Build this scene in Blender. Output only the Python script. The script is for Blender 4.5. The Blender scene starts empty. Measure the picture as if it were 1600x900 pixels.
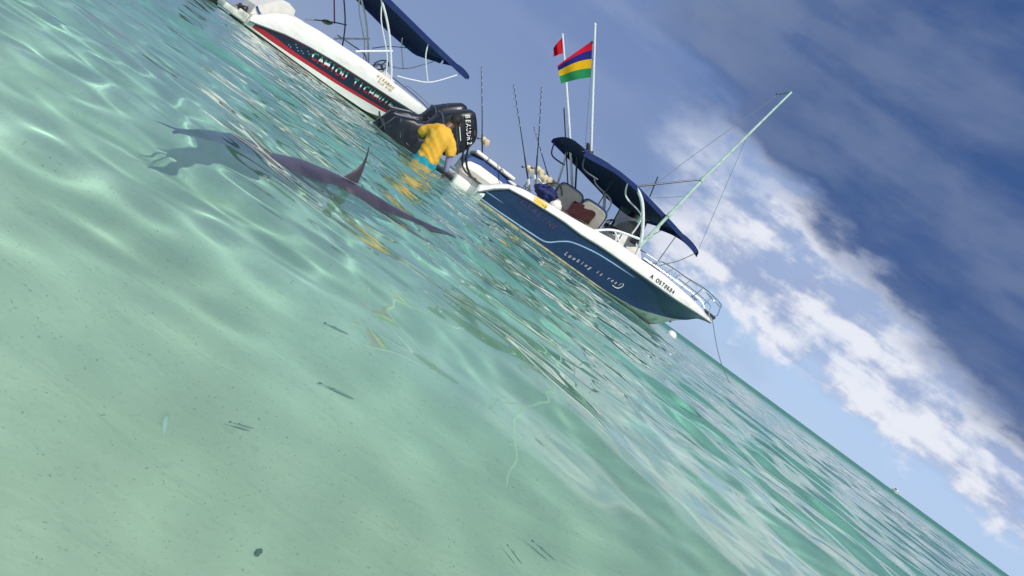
import bpy, bmesh, math, random
import numpy as np
from mathutils import Vector, Matrix, Quaternion

# ------------------------------------------------------------------ camera
S = bpy.context.scene
COL = S.collection
R = math.radians
F_PX, CAM_H, ROLL, PITCH = 1200.0, 0.23, R(36.3), R(4.65)
cam_d = bpy.data.cameras.new('camera')
cam_d.sensor_fit = 'HORIZONTAL'
cam_d.sensor_width = 36.0
cam_d.lens = 36.0 * F_PX / 1600.0
cam_d.clip_start = 0.02
cam_d.clip_end = 60000
cam = bpy.data.objects.new('camera', cam_d)
COL.objects.link(cam)
fwd = Vector((0, math.cos(PITCH), -math.sin(PITCH)))
r0 = Vector((1, 0, 0))
u0 = r0.cross(fwd)
cx = r0 * math.cos(ROLL) + u0 * math.sin(ROLL)
cy = -r0 * math.sin(ROLL) + u0 * math.cos(ROLL)
mw = Matrix((cx, cy, -fwd)).transposed().to_4x4()
mw.translation = (0, 0, CAM_H)
cam.matrix_world = mw
S.camera = cam

# ------------------------------------------------------------------ sky and sun
SUN_EL, SUN_AZ = R(50), R(155)            # azimuth clockwise from +Y: behind and to the right of the viewer
sun_dir = Vector((math.sin(SUN_AZ) * math.cos(SUN_EL), math.cos(SUN_AZ) * math.cos(SUN_EL), math.sin(SUN_EL)))


class NT:
    """small helper to write node trees"""
    def __init__(self, tree):
        self.t = tree
        self.t.nodes.clear()

    def n(self, kind, **kw):
        nd = self.t.nodes.new(kind)
        for k, v in kw.items():
            setattr(nd, k, v)
        return nd

    def put(self, sock, v):
        if v is None:
            return
        if isinstance(v, bpy.types.NodeSocket):
            self.t.links.new(v, sock)
        elif isinstance(v, (tuple, list)) and len(v) == 3 and sock.type == 'RGBA':
            sock.default_value = (*v, 1)
        else:
            sock.default_value = v

    def math(self, op, a, b=None, c=None, clamp=False):
        m = self.n('ShaderNodeMath', operation=op, use_clamp=clamp)
        self.put(m.inputs[0], a)
        self.put(m.inputs[1], b)
        self.put(m.inputs[2], c)
        return m.outputs[0]

    def ramp(self, v, lo, hi, smooth=True):
        m = self.n('ShaderNodeMapRange', interpolation_type='SMOOTHSTEP' if smooth else 'LINEAR')
        self.put(m.inputs[0], v)
        self.put(m.inputs[1], lo)
        self.put(m.inputs[2], hi)
        return m.outputs[0]

    def mix(self, f, a, b, blend='MIX'):
        m = self.n('ShaderNodeMix', data_type='RGBA', blend_type=blend)
        self.put(m.inputs[0], f)
        self.put(m.inputs[6], a)
        self.put(m.inputs[7], b)
        return m.outputs[2]

    def noise(self, vec, scale, detail=4.0, rough=0.5, dist=0.0, lac=2.0):
        m = self.n('ShaderNodeTexNoise')
        self.put(m.inputs['Vector'], vec)
        self.put(m.inputs['Scale'], scale)
        self.put(m.inputs['Detail'], detail)
        self.put(m.inputs['Roughness'], rough)
        self.put(m.inputs['Distortion'], dist)
        self.put(m.inputs['Lacunarity'], lac)
        return m.outputs[0]

    def combine(self, x, y, z):
        m = self.n('ShaderNodeCombineXYZ')
        for i, v in enumerate((x, y, z)):
            self.put(m.inputs[i], v)
        return m.outputs[0]


world = bpy.data.worlds.new('World')
S.world = world
world.use_nodes = True
W = NT(world.node_tree)
tc = W.n('ShaderNodeTexCoord').outputs['Generated']
sep = W.n('ShaderNodeSeparateXYZ')
W.put(sep.inputs[0], tc)
sx, sy, sz = sep.outputs
sky = W.n('ShaderNodeTexSky', sky_type='NISHITA', sun_disc=False, sun_elevation=SUN_EL, sun_rotation=SUN_AZ,
          air_density=1.0, dust_density=0.1, ozone_density=2.0)
clear = W.mix(1.0, sky.outputs[0], (0.075, 0.080, 0.088), 'MULTIPLY')
el = W.math('MULTIPLY', W.math('ARCSINE', sz), 180 / math.pi)
# u: how far a direction lies towards the bright side of the sky (the sine of its bearing)
u = W.math('SUBTRACT', W.math('MULTIPLY', sx, math.cos(R(6))), W.math('MULTIPLY', sy, math.sin(R(6))))
flat = W.combine(sx, sy, W.math('MULTIPLY', sz, 2.6))              # clouds drawn out along the horizon
n_big = W.noise(flat, 2.7, 4, 0.50, 0.25)
n_mid = W.noise(W.combine(W.math('ADD', sx, 7.3), sy, W.math('MULTIPLY', sz, 2.6)), 4.6, 5, 0.48, 0.2)
n_fine = W.noise(W.combine(sx, W.math('ADD', sy, 3.1), W.math('MULTIPLY', sz, 2.0)), 11.0, 7, 0.52, 0.15)
n_puff = W.noise(W.combine(sx, sy, W.math('MULTIPLY', sz, 1.3)), 26.0, 8, 0.60, 0.10)


def off(n, k):
    return W.math('MULTIPLY', W.math('SUBTRACT', n, 0.5), k)


def addn(*v):
    r_ = v[0]
    for q in v[1:]:
        r_ = W.math('ADD', r_, q)
    return r_


bright = W.ramp(addn(u, off(n_big, .4), off(n_mid, .2)), -.10, .20)
base = W.mix(bright, (0.185, 0.255, 0.46), (0.40, 0.555, 0.83))
base = W.mix(W.ramp(el, 4.0, 30.0), base, W.mix(W.ramp(addn(n_mid, off(n_fine, .55)), .36, .62), (0.115, 0.190, 0.42), (0.265, 0.330, 0.505)))
col = W.mix(0.86, clear, base)
# bright heaped clouds low over the horizon
low = W.ramp(addn(el, W.math('MULTIPLY', u, 4.0), off(n_puff, 4.0), off(n_fine, 6.0)), 3.1, 4.9)
gaps = W.ramp(addn(n_fine, off(n_puff, .35), off(n_mid, .5)), .30, .56)
cum = W.math('MULTIPLY', W.math('MULTIPLY', low, W.math('ADD', .72, W.math('MULTIPLY', gaps, .28))), W.ramp(addn(u, off(n_mid, .30), off(n_fine, .22)), -.09, .11))
n_lay = W.noise(W.combine(W.math('ADD', sx, 2.2), sy, W.math('MULTIPLY', sz, 7.5)), 4.2, 5, 0.5, 0.25)
lit = W.ramp(addn(n_fine, off(n_puff, .75), off(n_lay, 1.1)), .28, .62)
cumcol = W.mix(lit, (0.30, 0.37, 0.57), (0.76, 0.78, 0.85))
col = W.mix(W.math('MULTIPLY', cum, .95), col, cumcol)
# the heavy slate-blue bank above them, with paler rolls in it
eld = addn(el, W.math('MULTIPLY', u, 16.0), off(n_mid, 6.5), off(n_fine, 6.0), off(n_puff, 2.6), off(n_lay, 4.5))
dark = W.math('MULTIPLY', W.ramp(eld, 12.4, 15.8), W.ramp(addn(u, off(n_mid, .30), off(n_fine, .20)), -.30, .08))
rolls = W.ramp(addn(n_mid, off(n_fine, .45), off(n_lay, .35)), .34, .72)
darkcol = W.mix(rolls, (0.038, 0.090, 0.245), (0.105, 0.160, 0.310))
col = W.mix(W.math('MULTIPLY', dark, .97), col, darkcol)
bg = W.n('ShaderNodeBackground')
W.put(bg.inputs[0], col)
bg.inputs[1].default_value = 1.0
W.put(W.n('ShaderNodeOutputWorld').inputs[0], bg.outputs[0])

sun_d = bpy.data.lights.new('sun', 'SUN')
sun_d.energy = 4.2
sun_d.angle = R(0.53)
sun_d.color = (1.0, 0.95, 0.87)
sun_d.cycles.is_caustics_light = True
sun = bpy.data.objects.new('sun', sun_d)
COL.objects.link(sun)
sun.rotation_euler = (-sun_dir).to_track_quat('-Z', 'Y').to_euler()

S.view_settings.view_transform = 'Standard'
S.view_settings.look = 'None'
S.view_settings.exposure = 0.12
S.view_settings.gamma = 1.0
S.view_settings.use_curve_mapping = False
S.cycles.max_bounces = 10
S.cycles.transparent_max_bounces = 16
S.cycles.sample_clamp_indirect = 4.0
S.cycles.use_denoising = True
S.cycles.use_adaptive_sampling = True
S.cycles.adaptive_threshold = 0.02
S.render.film_transparent = False

# ------------------------------------------------------------------ water and sea bed
def depth_at(x, y):
    r = np.maximum(y, 0)
    d = 0.46 + 0.055 * r - 0.0006 * np.minimum(r, 30) ** 2 + 0.02 * np.maximum(r - 30, 0)
    d = np.minimum(d, 9.0) - 0.10 * np.maximum(x, -4.0)
    return np.clip(d, 0.16, 9.0)


def wave_components():
    rng = random.Random(11)
    comps = []
    main = R(248)                                   # ripples run towards the viewer, a little from the side
    for lam, slope, n, spread in ((2.6, .012, 3, 30), (1.15, .022, 4, 36), (.62, .048, 6, 60), (.36, .062, 8, 75), (.21, .060, 8, 75), (.125, .070, 9, 100)):
        for i in range(n):
            l = lam * rng.uniform(.8, 1.25)
            th = main + R(rng.uniform(-spread, spread))
            k = 2 * math.pi / l
            comps.append((k * math.cos(th), k * math.sin(th), slope * math.sqrt(2 / n) / k, rng.uniform(0, 6.283), l))
    return comps


COMPS = wave_components()


def wave_z(x, y, spacing):
    wx = x + .12 * np.sin(y * 1.7 + 1.0) + .05 * np.sin(y * 4.1 + x * 1.3)
    wy = y + .10 * np.sin(x * 2.1 + .4) + .05 * np.sin(x * 5.3 - y * 1.1)
    rr_ = np.hypot(x, y)
    left_ = np.clip((-x - .08) / .35, 0, 1) * np.clip((rr_ - .65) / .6, 0, 1)
    near_ = np.clip((rr_ - 0.6) / 2.4, 0, 1)
    lft = left_ * np.clip(1.4 - rr_ / 5, .45, 1)
    calm_s = 0.07 + 0.26 * near_ + .43 * lft                  # short ripples: mostly on the windward side
    calm_l = 0.22 + 0.62 * near_                              # longer undulations everywhere
    patch = .75 + .35 * np.sin(x * .9 + .6 * np.sin(y * .5)) * np.sin(y * .37 + 1.2)
    z = np.zeros_like(x)
    for kx, ky, a, ph, l in COMPS:
        fade = np.clip((l / np.maximum(spacing, 1e-6) - 2.5) / 3.0, 0, 1)
        z += a * fade * (calm_s if l < .3 else calm_l if l < 1.0 else 1.0) * (patch if l < .5 else 1.0) * np.sin(kx * wx + ky * wy + ph)
    far = np.clip(1 - (np.hypot(x, y) - 60) / 200, 0, 1)
    return z * far


def fan_mesh(name, ang, rad, cy0, zfun):
    A, Rr = np.meshgrid(ang, rad)
    x = (np.sin(A) * Rr).ravel()
    y = (np.cos(A) * Rr + cy0).ravel()
    z = zfun(x, y, Rr.ravel())
    nr, na = len(rad), len(ang)
    i = np.arange(nr - 1)[:, None] * na
    j = np.arange(na)[None, :]
    j2 = (j + 1) % na
    q = np.stack([i + j, i + na + j, i + na + j2, i + j2], -1).reshape(-1, 4)[:, ::-1]
    me = bpy.data.meshes.new(name)
    me.vertices.add(len(x))
    me.vertices.foreach_set('co', np.stack([x, y, z], -1).ravel())
    me.loops.add(q.size)
    me.loops.foreach_set('vertex_index', q.ravel())
    me.polygons.add(len(q))
    me.polygons.foreach_set('loop_start', np.arange(0, q.size, 4))
    me.polygons.foreach_set('use_smooth', np.ones(len(q), bool))
    me.update(calc_edges=True)
    me.validate()
    o = bpy.data.objects.new(name, me)
    COL.objects.link(o)
    return o


FAN_Y = -1.5
ang = np.concatenate([np.arange(-60, 60, .27), np.arange(60, 300, 5.0)]) * math.pi / 180
rad = [.05]
while rad[-1] < 20000:
    r_ = rad[-1]
    rad.append(r_ * (1.15 if r_ < .9 else 1.0042 if r_ < 4.5 else 1.0058 if r_ < 30 else 1.012 if r_ < 90 else 1.07))
rad = np.array(rad)
water = fan_mesh('water', ang, rad, FAN_Y, lambda x, y, r: wave_z(x, y, r * .0050))
water['kind'] = 'structure'
rad2 = [.05]
while rad2[-1] < 20000:
    rad2.append(rad2[-1] * (1.2 if rad2[-1] < .9 else 1.02 if rad2[-1] < 40 else 1.1))
ang2 = np.concatenate([np.arange(-60, 60, 1.0), np.arange(60, 300, 6.0)]) * math.pi / 180


def bed_z(x, y, r):
    rip = .012 * np.sin(2.3 * x + 1.1 * y + 1.5 * np.sin(.8 * y)) + .008 * np.sin(4.9 * y - 2.0 * x + 1.2 * np.sin(1.3 * x))
    return -depth_at(x, y) + rip


seabed = fan_mesh('sea_bed', ang2, np.array(rad2), FAN_Y, bed_z)
seabed['kind'] = 'structure'


def new_mat(name):
    m = bpy.data.materials.new(name)
    m.use_nodes = True
    return m, NT(m.node_tree)


m, t = new_mat('sea_water')
geo = t.n('ShaderNodeNewGeometry')
b1 = t.n('ShaderNodeMapping')
t.put(b1.inputs[0], geo.outputs['Position'])
b1.inputs['Rotation'].default_value = (0, 0, R(14))
b1.inputs['Scale'].default_value = (.45, 1.0, 1)
# wind ripples too fine for the mesh, as slopes: none in the calm by the beach, stronger on the open sea
open_ = t.n('ShaderNodeVectorMath', operation='LENGTH')
t.put(open_.inputs[0], geo.outputs['Position'])
far_ = open_.outputs['Value']
gust = t.math('ADD', .55, t.math('MULTIPLY', t.noise(b1.outputs[0], .22, 2, .5, .3), .9))


def slopes(scale, detail, amount):
    n_ = t.n('ShaderNodeTexNoise')
    t.put(n_.inputs['Vector'], b1.outputs[0])
    n_.inputs['Scale'].default_value = scale
    n_.inputs['Detail'].default_value = detail
    n_.inputs['Distortion'].default_value = .4
    a_ = t.n('ShaderNodeVectorMath', operation='SUBTRACT')
    t.put(a_.inputs[0], n_.outputs['Color'])
    a_.inputs[1].default_value = (.5, .5, .5)
    s_ = t.n('ShaderNodeVectorMath', operation='SCALE')
    t.put(s_.inputs[0], a_.outputs[0])
    t.put(s_.inputs['Scale'], t.math('MULTIPLY', amount, gust))
    return s_.outputs[0]


def vadd(a_, b_):
    v_ = t.n('ShaderNodeVectorMath', operation='ADD')
    t.put(v_.inputs[0], a_)
    t.put(v_.inputs[1], b_)
    return v_.outputs[0]


amt1 = t.math('MULTIPLY', t.ramp(far_, 2.2, 16.0), .22)
amt2 = t.math('ADD', t.math('MULTIPLY', t.ramp(far_, 4.0, 18.0), .26), t.math('MULTIPLY', t.ramp(far_, 22.0, 90.0), .75))
sl_ = vadd(slopes(6.0, 2.0, amt1), slopes(1.5, 3.0, amt2))
fl_ = t.n('ShaderNodeVectorMath', operation='MULTIPLY')
t.put(fl_.inputs[0], sl_)
fl_.inputs[1].default_value = (1, 1, 0)
nrm = t.n('ShaderNodeVectorMath', operation='NORMALIZE')
t.put(nrm.inputs[0], vadd(geo.outputs['Normal'], fl_.outputs[0]))
fr = t.n('ShaderNodeFresnel')
fr.inputs[0].default_value = 1.35
t.put(fr.inputs[1], nrm.outputs[0])
gl = t.n('ShaderNodeBsdfGlossy')
gl.inputs['Roughness'].default_value = .0
t.put(gl.inputs['Normal'], nrm.outputs[0])
# what the water takes out of the light on its way through, by the depth below
sp = t.n('ShaderNodeSeparateXYZ')
t.put(sp.inputs[0], geo.outputs['Position'])
dep = t.math('ADD', t.math('MULTIPLY', t.math('MAXIMUM', sp.outputs[1], 0.0), .115), .20)
tint = t.combine(*[t.math('MULTIPLY', t.math('POWER', k, dep), g) for k, g in ((.34, 1.0), (.91, 1.0), (.84, .99))])
rf = t.n('ShaderNodeBsdfRefraction')
rf.inputs['IOR'].default_value = 1.33
rf.inputs['Roughness'].default_value = 0.0
t.put(rf.inputs['Color'], tint)
# suspended chalk: the farther the look through the water, the milkier
df = t.n('ShaderNodeBsdfDiffuse')
t.put(df.inputs['Color'], t.mix(t.ramp(sp.outputs[1], 3.0, 60.0), (.19, .43, .345), (.022, .175, .122)))
body = t.n('ShaderNodeMixShader')
t.put(body.inputs[0], t.math('ADD', .14, t.math('MULTIPLY', t.ramp(sp.outputs[1], 0.8, 15.0), .82)))
t.put(body.inputs[1], rf.outputs[0])
t.put(body.inputs[2], df.outputs[0])
mx = t.n('ShaderNodeMixShader')
# the broken face of the open sea mirrors less of the low sky
t.put(mx.inputs[0], t.math('MULTIPLY', fr.outputs[0], t.math('SUBTRACT', 1.0, t.math('MULTIPLY', t.ramp(far_, 10.0, 55.0), .68))))
t.put(mx.inputs[1], body.outputs[0])
t.put(mx.inputs[2], gl.outputs[0])
out = t.n('ShaderNodeOutputMaterial')
t.put(out.inputs['Surface'], mx.outputs[0])
water.data.materials.append(m)
water.cycles.is_caustics_caster = True

m, t = new_mat('sea_sand')
geo = t.n('ShaderNodeNewGeometry')
P = geo.outputs['Position']
n1 = t.noise(P, 1.3, 5, .55, .3)
n2 = t.noise(P, 60, 3, .6)
c = t.mix(t.ramp(n1, .35, .65), (.66, .60, .47), (.82, .76, .62))
c = t.mix(t.math('MULTIPLY', t.ramp(n2, .55, .75), .22), c, (.40, .36, .27))
c = t.mix(t.math('MULTIPLY', t.ramp(t.noise(P, 5.5, 4, .6, .5), .66, .80), .55), c, (.42, .27, .13))
n4 = t.noise(P, 160, 2, .6)
c = t.mix(t.math('MULTIPLY', t.math('GREATER_THAN', n4, .68), .45), c, (.24, .20, .14))
sm_ = t.n('ShaderNodeMapping')
t.put(sm_.inputs[0], P)
sm_.inputs['Rotation'].default_value = (0, 0, R(24))
sm_.inputs['Scale'].default_value = (.35, 1.0, 1)
sbump = t.n('ShaderNodeBump')
sbump.inputs['Strength'].default_value = .38
sbump.inputs['Distance'].default_value = .012
t.put(sbump.inputs['Height'], t.math('ADD', t.noise(sm_.outputs[0], 16, 3, .55, .6), t.math('MULTIPLY', n2, .25)))
bs = t.n('ShaderNodeBsdfPrincipled')
t.put(bs.inputs['Base Color'], c)
t.put(bs.inputs['Normal'], sbump.outputs[0])
bs.inputs['Roughness'].default_value = .95
bs.inputs['Specular IOR Level'].default_value = 0.0
out = t.n('ShaderNodeOutputMaterial')
t.put(out.inputs[0], bs.outputs[0])
seabed.data.materials.append(m)
seabed.cycles.is_caustics_receiver = True

# ------------------------------------------------------------------ building helpers
def tag(o, label, cat, group=None):
    o['label'] = label
    o['category'] = cat
    if group:
        o['group'] = group
    return o


def empty(name, loc=(0, 0, 0), rz=0.0):
    o = bpy.data.objects.new(name, None)
    o.empty_display_size = .2
    o.location = loc
    o.rotation_euler = (0, 0, rz)
    COL.objects.link(o)
    return o


class MB:
    """collects faces, then links them as one mesh object"""
    def __init__(self):
        self.v, self.f, self.mi = [], [], []

    def add(self, verts, faces, mi=0):
        b = len(self.v)
        self.v += [tuple(p) for p in verts]
        self.f += [tuple(i + b for i in q) for q in faces]
        self.mi += [mi] * len(faces)
        return self

    def grid(self, rows, mi=0, close=False, flip=False):
        n, m_ = len(rows), len(rows[0])
        fs = []
        for i in range(n - 1):
            for j in range(m_ if close else m_ - 1):
                q = (i * m_ + j, i * m_ + (j + 1) % m_, (i + 1) * m_ + (j + 1) % m_, (i + 1) * m_ + j)
                fs.append(q[::-1] if flip else q)
        return self.add([p for r_ in rows for p in r_], fs, mi)

    def loft(self, rings, caps=True, mi=0):
        m_ = len(rings[0])
        b = len(self.v)
        self.grid(rings, mi, close=True)
        if caps:
            self.f.append(tuple(range(b + m_ - 1, b - 1, -1)))
            e = b + (len(rings) - 1) * m_
            self.f.append(tuple(range(e, e + m_)))
            self.mi += [mi, mi]
        return self

    def tube(self, pts, r, n=8, smooth=True, mi=0):
        pts = [Vector(p) for p in pts]
        if smooth and len(pts) > 2:
            pts = spline(pts, 6)
        rs = r if isinstance(r, (list, tuple)) else [r, r]
        rings = []
        up = None
        for i, p in enumerate(pts):
            d = (pts[min(i + 1, len(pts) - 1)] - pts[max(i - 1, 0)]).normalized()
            if up is None:
                up = Vector((0, 0, 1)) if abs(d.z) < .9 else Vector((1, 0, 0))
            a = d.cross(up).normalized()
            up = a.cross(d).normalized()
            tt = i / (len(pts) - 1) * (len(rs) - 1)
            k = min(int(tt), len(rs) - 2)
            rr = rs[k] + (rs[k + 1] - rs[k]) * (tt - k)
            rings.append([p + (a * math.cos(q) + up * math.sin(q)) * rr for q in [2 * math.pi * j / n for j in range(n)]])
        return self.loft(rings, True, mi)

    def box(self, c, s, rot=(0, 0, 0), bev=.0, mi=0, seg=2):
        bm = bmesh.new()
        bmesh.ops.create_cube(bm, size=1.0)
        bmesh.ops.scale(bm, vec=s, verts=bm.verts)
        if bev:
            bmesh.ops.bevel(bm, geom=bm.edges[:] + bm.verts[:], offset=bev, segments=seg, affect='EDGES', profile=.5)
        from mathutils import Euler
        M_ = Matrix.Translation(c) @ Euler(rot).to_matrix().to_4x4()
        bm.verts.index_update()
        self.add([M_ @ v.co for v in bm.verts], [[v.index for v in f.verts] for f in bm.faces], mi)
        bm.free()
        return self

    def lathe(self, prof, c, axis, n=16, mi=0):
        """prof: (radius, height) pairs along axis"""
        ax = Vector(axis).normalized()
        a = ax.orthogonal().normalized()
        b = ax.cross(a)
        c = Vector(c)
        rings = [[c + ax * h + (a * math.cos(q) + b * math.sin(q)) * max(r, 1e-4) for q in [2 * math.pi * j / n for j in range(n)]] for r, h in prof]
        return self.loft(rings, True, mi)

    def build(self, name, mats, parent=None, smooth=True, sharp=35):
        me = bpy.data.meshes.new(name)
        me.from_pydata(self.v, [], self.f)
        me.polygons.foreach_set('material_index', self.mi)
        for m_ in (mats if isinstance(mats, (list, tuple)) else [mats]):
            me.materials.append(m_)
        bm = bmesh.new()
        bm.from_mesh(me)
        bmesh.ops.recalc_face_normals(bm, faces=bm.faces)
        bm.to_mesh(me)
        bm.free()
        if smooth:
            me.polygons.foreach_set('use_smooth', [True] * len(me.polygons))
            me.set_sharp_from_angle(angle=R(sharp))
        me.update()
        o = bpy.data.objects.new(name, me)
        COL.objects.link(o)
        o.parent = parent
        return o


def spline(pts, n=6):
    out = []
    P_ = [Vector(p) for p in pts]
    for i in range(len(P_) - 1):
        p0, p1, p2, p3 = P_[max(i - 1, 0)], P_[i], P_[i + 1], P_[min(i + 2, len(P_) - 1)]
        for k in range(n):
            s_ = k / n
            out.append(.5 * ((2 * p1) + (p2 - p0) * s_ + (2 * p0 - 5 * p1 + 4 * p2 - p3) * s_ ** 2 + (3 * p1 - p0 - 3 * p2 + p3) * s_ ** 3))
    out.append(P_[-1])
    return out


def curve1(pts, w=.35):
    """smoothed piecewise-linear function of x"""
    xs = np.array([p[0] for p in pts], float)
    ys = np.array([p[1] for p in pts], float)
    g = np.arange(xs[0] - 1, xs[-1] + 1, .02)
    v = np.interp(g, xs, ys)
    k = int(w / .02) | 1
    vp = np.pad(v, k // 2, mode='edge')
    v = np.convolve(vp, np.hanning(k + 2)[1:-1] / np.hanning(k + 2)[1:-1].sum(), 'same')[k // 2:k // 2 + len(g)]
    return lambda x: float(np.interp(x, g, v))


def mat(name, col, rough=.5, metal=0.0, spec=.5, var=.0, vscale=6.0, col2=None, bump=0.0, bscale=80.0, coat=0.0, trans=0.0, alpha=1.0, stretch=None):
    m_, t_ = new_mat(name)
    bs_ = t_.n('ShaderNodeBsdfPrincipled')
    tc_ = t_.n('ShaderNodeTexCoord').outputs['Object']
    if stretch:
        mp = t_.n('ShaderNodeMapping')
        t_.put(mp.inputs[0], tc_)
        mp.inputs['Scale'].default_value = stretch
        tc_ = mp.outputs[0]
    if var:
        c2 = col2 or tuple(v * .55 for v in col)
        f = t_.math('MULTIPLY', t_.ramp(t_.noise(tc_, vscale, 6, .62, .3), .42, .72), var)
        c_ = t_.mix(f, col, c2)
        t_.put(bs_.inputs['Base Color'], c_)
        t_.put(bs_.inputs['Roughness'], t_.math('ADD', rough, t_.math('MULTIPLY', f, .25), clamp=True))
    else:
        t_.put(bs_.inputs['Base Color'], col)
        bs_.inputs['Roughness'].default_value = rough
    bs_.inputs['Metallic'].default_value = metal
    bs_.inputs['Specular IOR Level'].default_value = spec
    bs_.inputs['Coat Weight'].default_value = coat
    bs_.inputs['Coat Roughness'].default_value = .08
    bs_.inputs['Transmission Weight'].default_value = trans
    bs_.inputs['Alpha'].default_value = alpha
    if bump:
        b_ = t_.n('ShaderNodeBump')
        b_.inputs['Strength'].default_value = bump
        b_.inputs['Distance'].default_value = .01
        t_.put(b_.inputs['Height'], t_.noise(tc_, bscale, 4, .6))
        t_.put(bs_.inputs['Normal'], b_.outputs[0])
    t_.put(t_.n('ShaderNodeOutputMaterial').inputs[0], bs_.outputs[0])
    return m_


def fabric(name, col, glow=.25, var=.3, vscale=4.0):
    """thin cloth: some light comes through"""
    m_, t_ = new_mat(name)
    tc_ = t_.n('ShaderNodeTexCoord').outputs['Object']
    c_ = t_.mix(t_.math('MULTIPLY', t_.ramp(t_.noise(tc_, vscale, 5, .6, .4), .4, .7), var), col, tuple(v * .6 for v in col))
    d_ = t_.n('ShaderNodeBsdfDiffuse')
    t_.put(d_.inputs[0], c_)
    l_ = t_.n('ShaderNodeBsdfTranslucent')
    t_.put(l_.inputs[0], c_)
    x_ = t_.n('ShaderNodeMixShader')
    x_.inputs[0].default_value = glow
    t_.put(x_.inputs[1], d_.outputs[0])
    t_.put(x_.inputs[2], l_.outputs[0])
    t_.put(t_.n('ShaderNodeOutputMaterial').inputs[0], x_.outputs[0])
    return m_


M = {
    'white': mat('white_gelcoat', (.79, .78, .75), .30, var=.55, vscale=2.2, col2=(.56, .54, .48), coat=.2, stretch=(1, 1, 3)),
    'blue': mat('blue_gelcoat', (.011, .030, .088), .26, spec=.45, var=.5, vscale=2.2, col2=(.020, .042, .10), stretch=(.6, 1, 2.5)),
    'navy': mat('navy_vinyl', (.012, .022, .050), .35, var=.3, vscale=8),
    'red': mat('red_paint', (.42, .018, .035), .35, var=.35, vscale=5),
    'cyan': mat('pale_blue_stripe', (.27, .44, .62), .45, var=.5, vscale=5),
    'bottom': mat('stained_bottom_paint', (.42, .38, .24), .7, var=.9, vscale=7, col2=(.10, .085, .05)),
    'dirtywhite': mat('stained_white', (.60, .60, .55), .5, var=.8, vscale=5, col2=(.22, .24, .19)),
    'rubber': mat('black_rubber', (.025, .028, .032), .55),
    'rail': mat('grey_green_rub_rail', (.10, .14, .14), .5),
    'black': mat('engine_black', (.011, .013, .019), .38, spec=.4, var=.5, vscale=6, col2=(.026, .03, .038)),
    'black2': mat('engine_casting', (.010, .013, .022), .38, spec=.4, var=.5, vscale=9, col2=(.025, .03, .045)),
    'steel': mat('stainless_tube', (.62, .64, .67), .24, 1.0),
    'alum': mat('white_painted_tube', (.72, .74, .76), .35, var=.25, vscale=10),
    'darktube': mat('dark_tube', (.05, .06, .08), .35, .3),
    'outrig': mat('sea_green_outrigger', (.47, .62, .54), .4, var=.6, vscale=9, col2=(.22, .30, .27)),
    'canvas': mat('navy_canvas', (.012, .024, .075), .85, spec=.2, var=.6, vscale=3, col2=(.022, .036, .085), bump=.6, bscale=7),
    'canvas2': mat('blue_canvas', (.014, .030, .125), .85, spec=.2, var=.6, vscale=4, col2=(.03, .05, .13), bump=.6, bscale=9),
    'vinylwhite': mat('white_vinyl', (.72, .71, .66), .5, var=.4, vscale=6, col2=(.52, .50, .44)),
    'vinylblue': mat('blue_vinyl', (.025, .075, .24), .45, var=.25, vscale=6),
    'cream': mat('cream_reel', (.66, .58, .40), .35, var=.35, vscale=40),
    'rod': mat('rod_blank', (.02, .022, .028), .4),
    'wrap': mat('silver_wrap', (.38, .38, .40), .45),
    'maroon': mat('maroon_cloth', (.045, .010, .012), .9, var=.4, vscale=18),
    'bluebag': mat('blue_bag', (.010, .022, .11), .75, var=.4, vscale=12),
    'beige': mat('beige_cover', (.46, .42, .34), .8, var=.4, vscale=9),
    'greyhull': mat('grey_liner', (.52, .54, .54), .5, var=.4, vscale=4),
    'yellow': mat('yellow_sticker', (.72, .50, .03), .5, var=.35, vscale=30),
    'letterwhite': mat('white_letter', (.80, .80, .80), .4),
    'letterred': mat('faded_red_letter', (.055, .040, .11), .5),
    'letterblack': mat('black_letter', (.03, .03, .035), .5),
    'letterochre': mat('ochre_letter', (.45, .30, .08), .5),
    'skin': mat('brown_skin', (.135, .066, .040), .5, var=.2, vscale=20),
    'hair': mat('black_hair', (.008, .007, .007), .7, bump=.6, bscale=200),
    'shirt': mat('orange_shirt', (.66, .39, .055), .9, spec=.15, var=.5, vscale=5, col2=(.52, .22, .015), bump=.5, bscale=14),
    'shorts': mat('teal_shorts', (.02, .27, .34), .85, spec=.2, var=.4, vscale=10),
    'sleeve': mat('lilac_sleeve', (.26, .25, .43), .8, spec=.2, var=.3, vscale=14),
    'darksteel': mat('dark_steel', (.09, .10, .13), .5, .3),
    'vinylbeige': mat('beige_vinyl', (.50, .47, .40), .55, var=.5, vscale=7, col2=(.34, .31, .25)),
    'letterfade': mat('worn_white_letter', (.58, .58, .62), .4, var=.9, vscale=3.0, col2=(.14, .10, .17)),
    'rope': mat('grey_rope', (.16, .16, .15), .9),
    'cable': mat('black_cable', (.012, .012, .014), .5),
    'line': mat('thin_line', (.16, .18, .22), .6),
    'buoy': mat('white_buoy', (.75, .76, .74), .5, var=.5, vscale=8, col2=(.4, .42, .38)),
}


def make_glass():
    m_, t_ = new_mat('smoked_screen')
    a = t_.n('ShaderNodeBsdfTransparent')
    a.inputs[0].default_value = (.55, .53, .50, 1)
    g = t_.n('ShaderNodeBsdfGlossy')
    g.inputs['Roughness'].default_value = .05
    f = t_.n('ShaderNodeFresnel')
    f.inputs[0].default_value = 1.5
    x = t_.n('ShaderNodeMixShader')
    t_.put(x.inputs[0], f.outputs[0])
    t_.put(x.inputs[1], a.outputs[0])
    t_.put(x.inputs[2], g.outputs[0])
    t_.put(t_.n('ShaderNodeOutputMaterial').inputs[0], x.outputs[0])
    return m_


M['smoke'] = make_glass()


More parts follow.
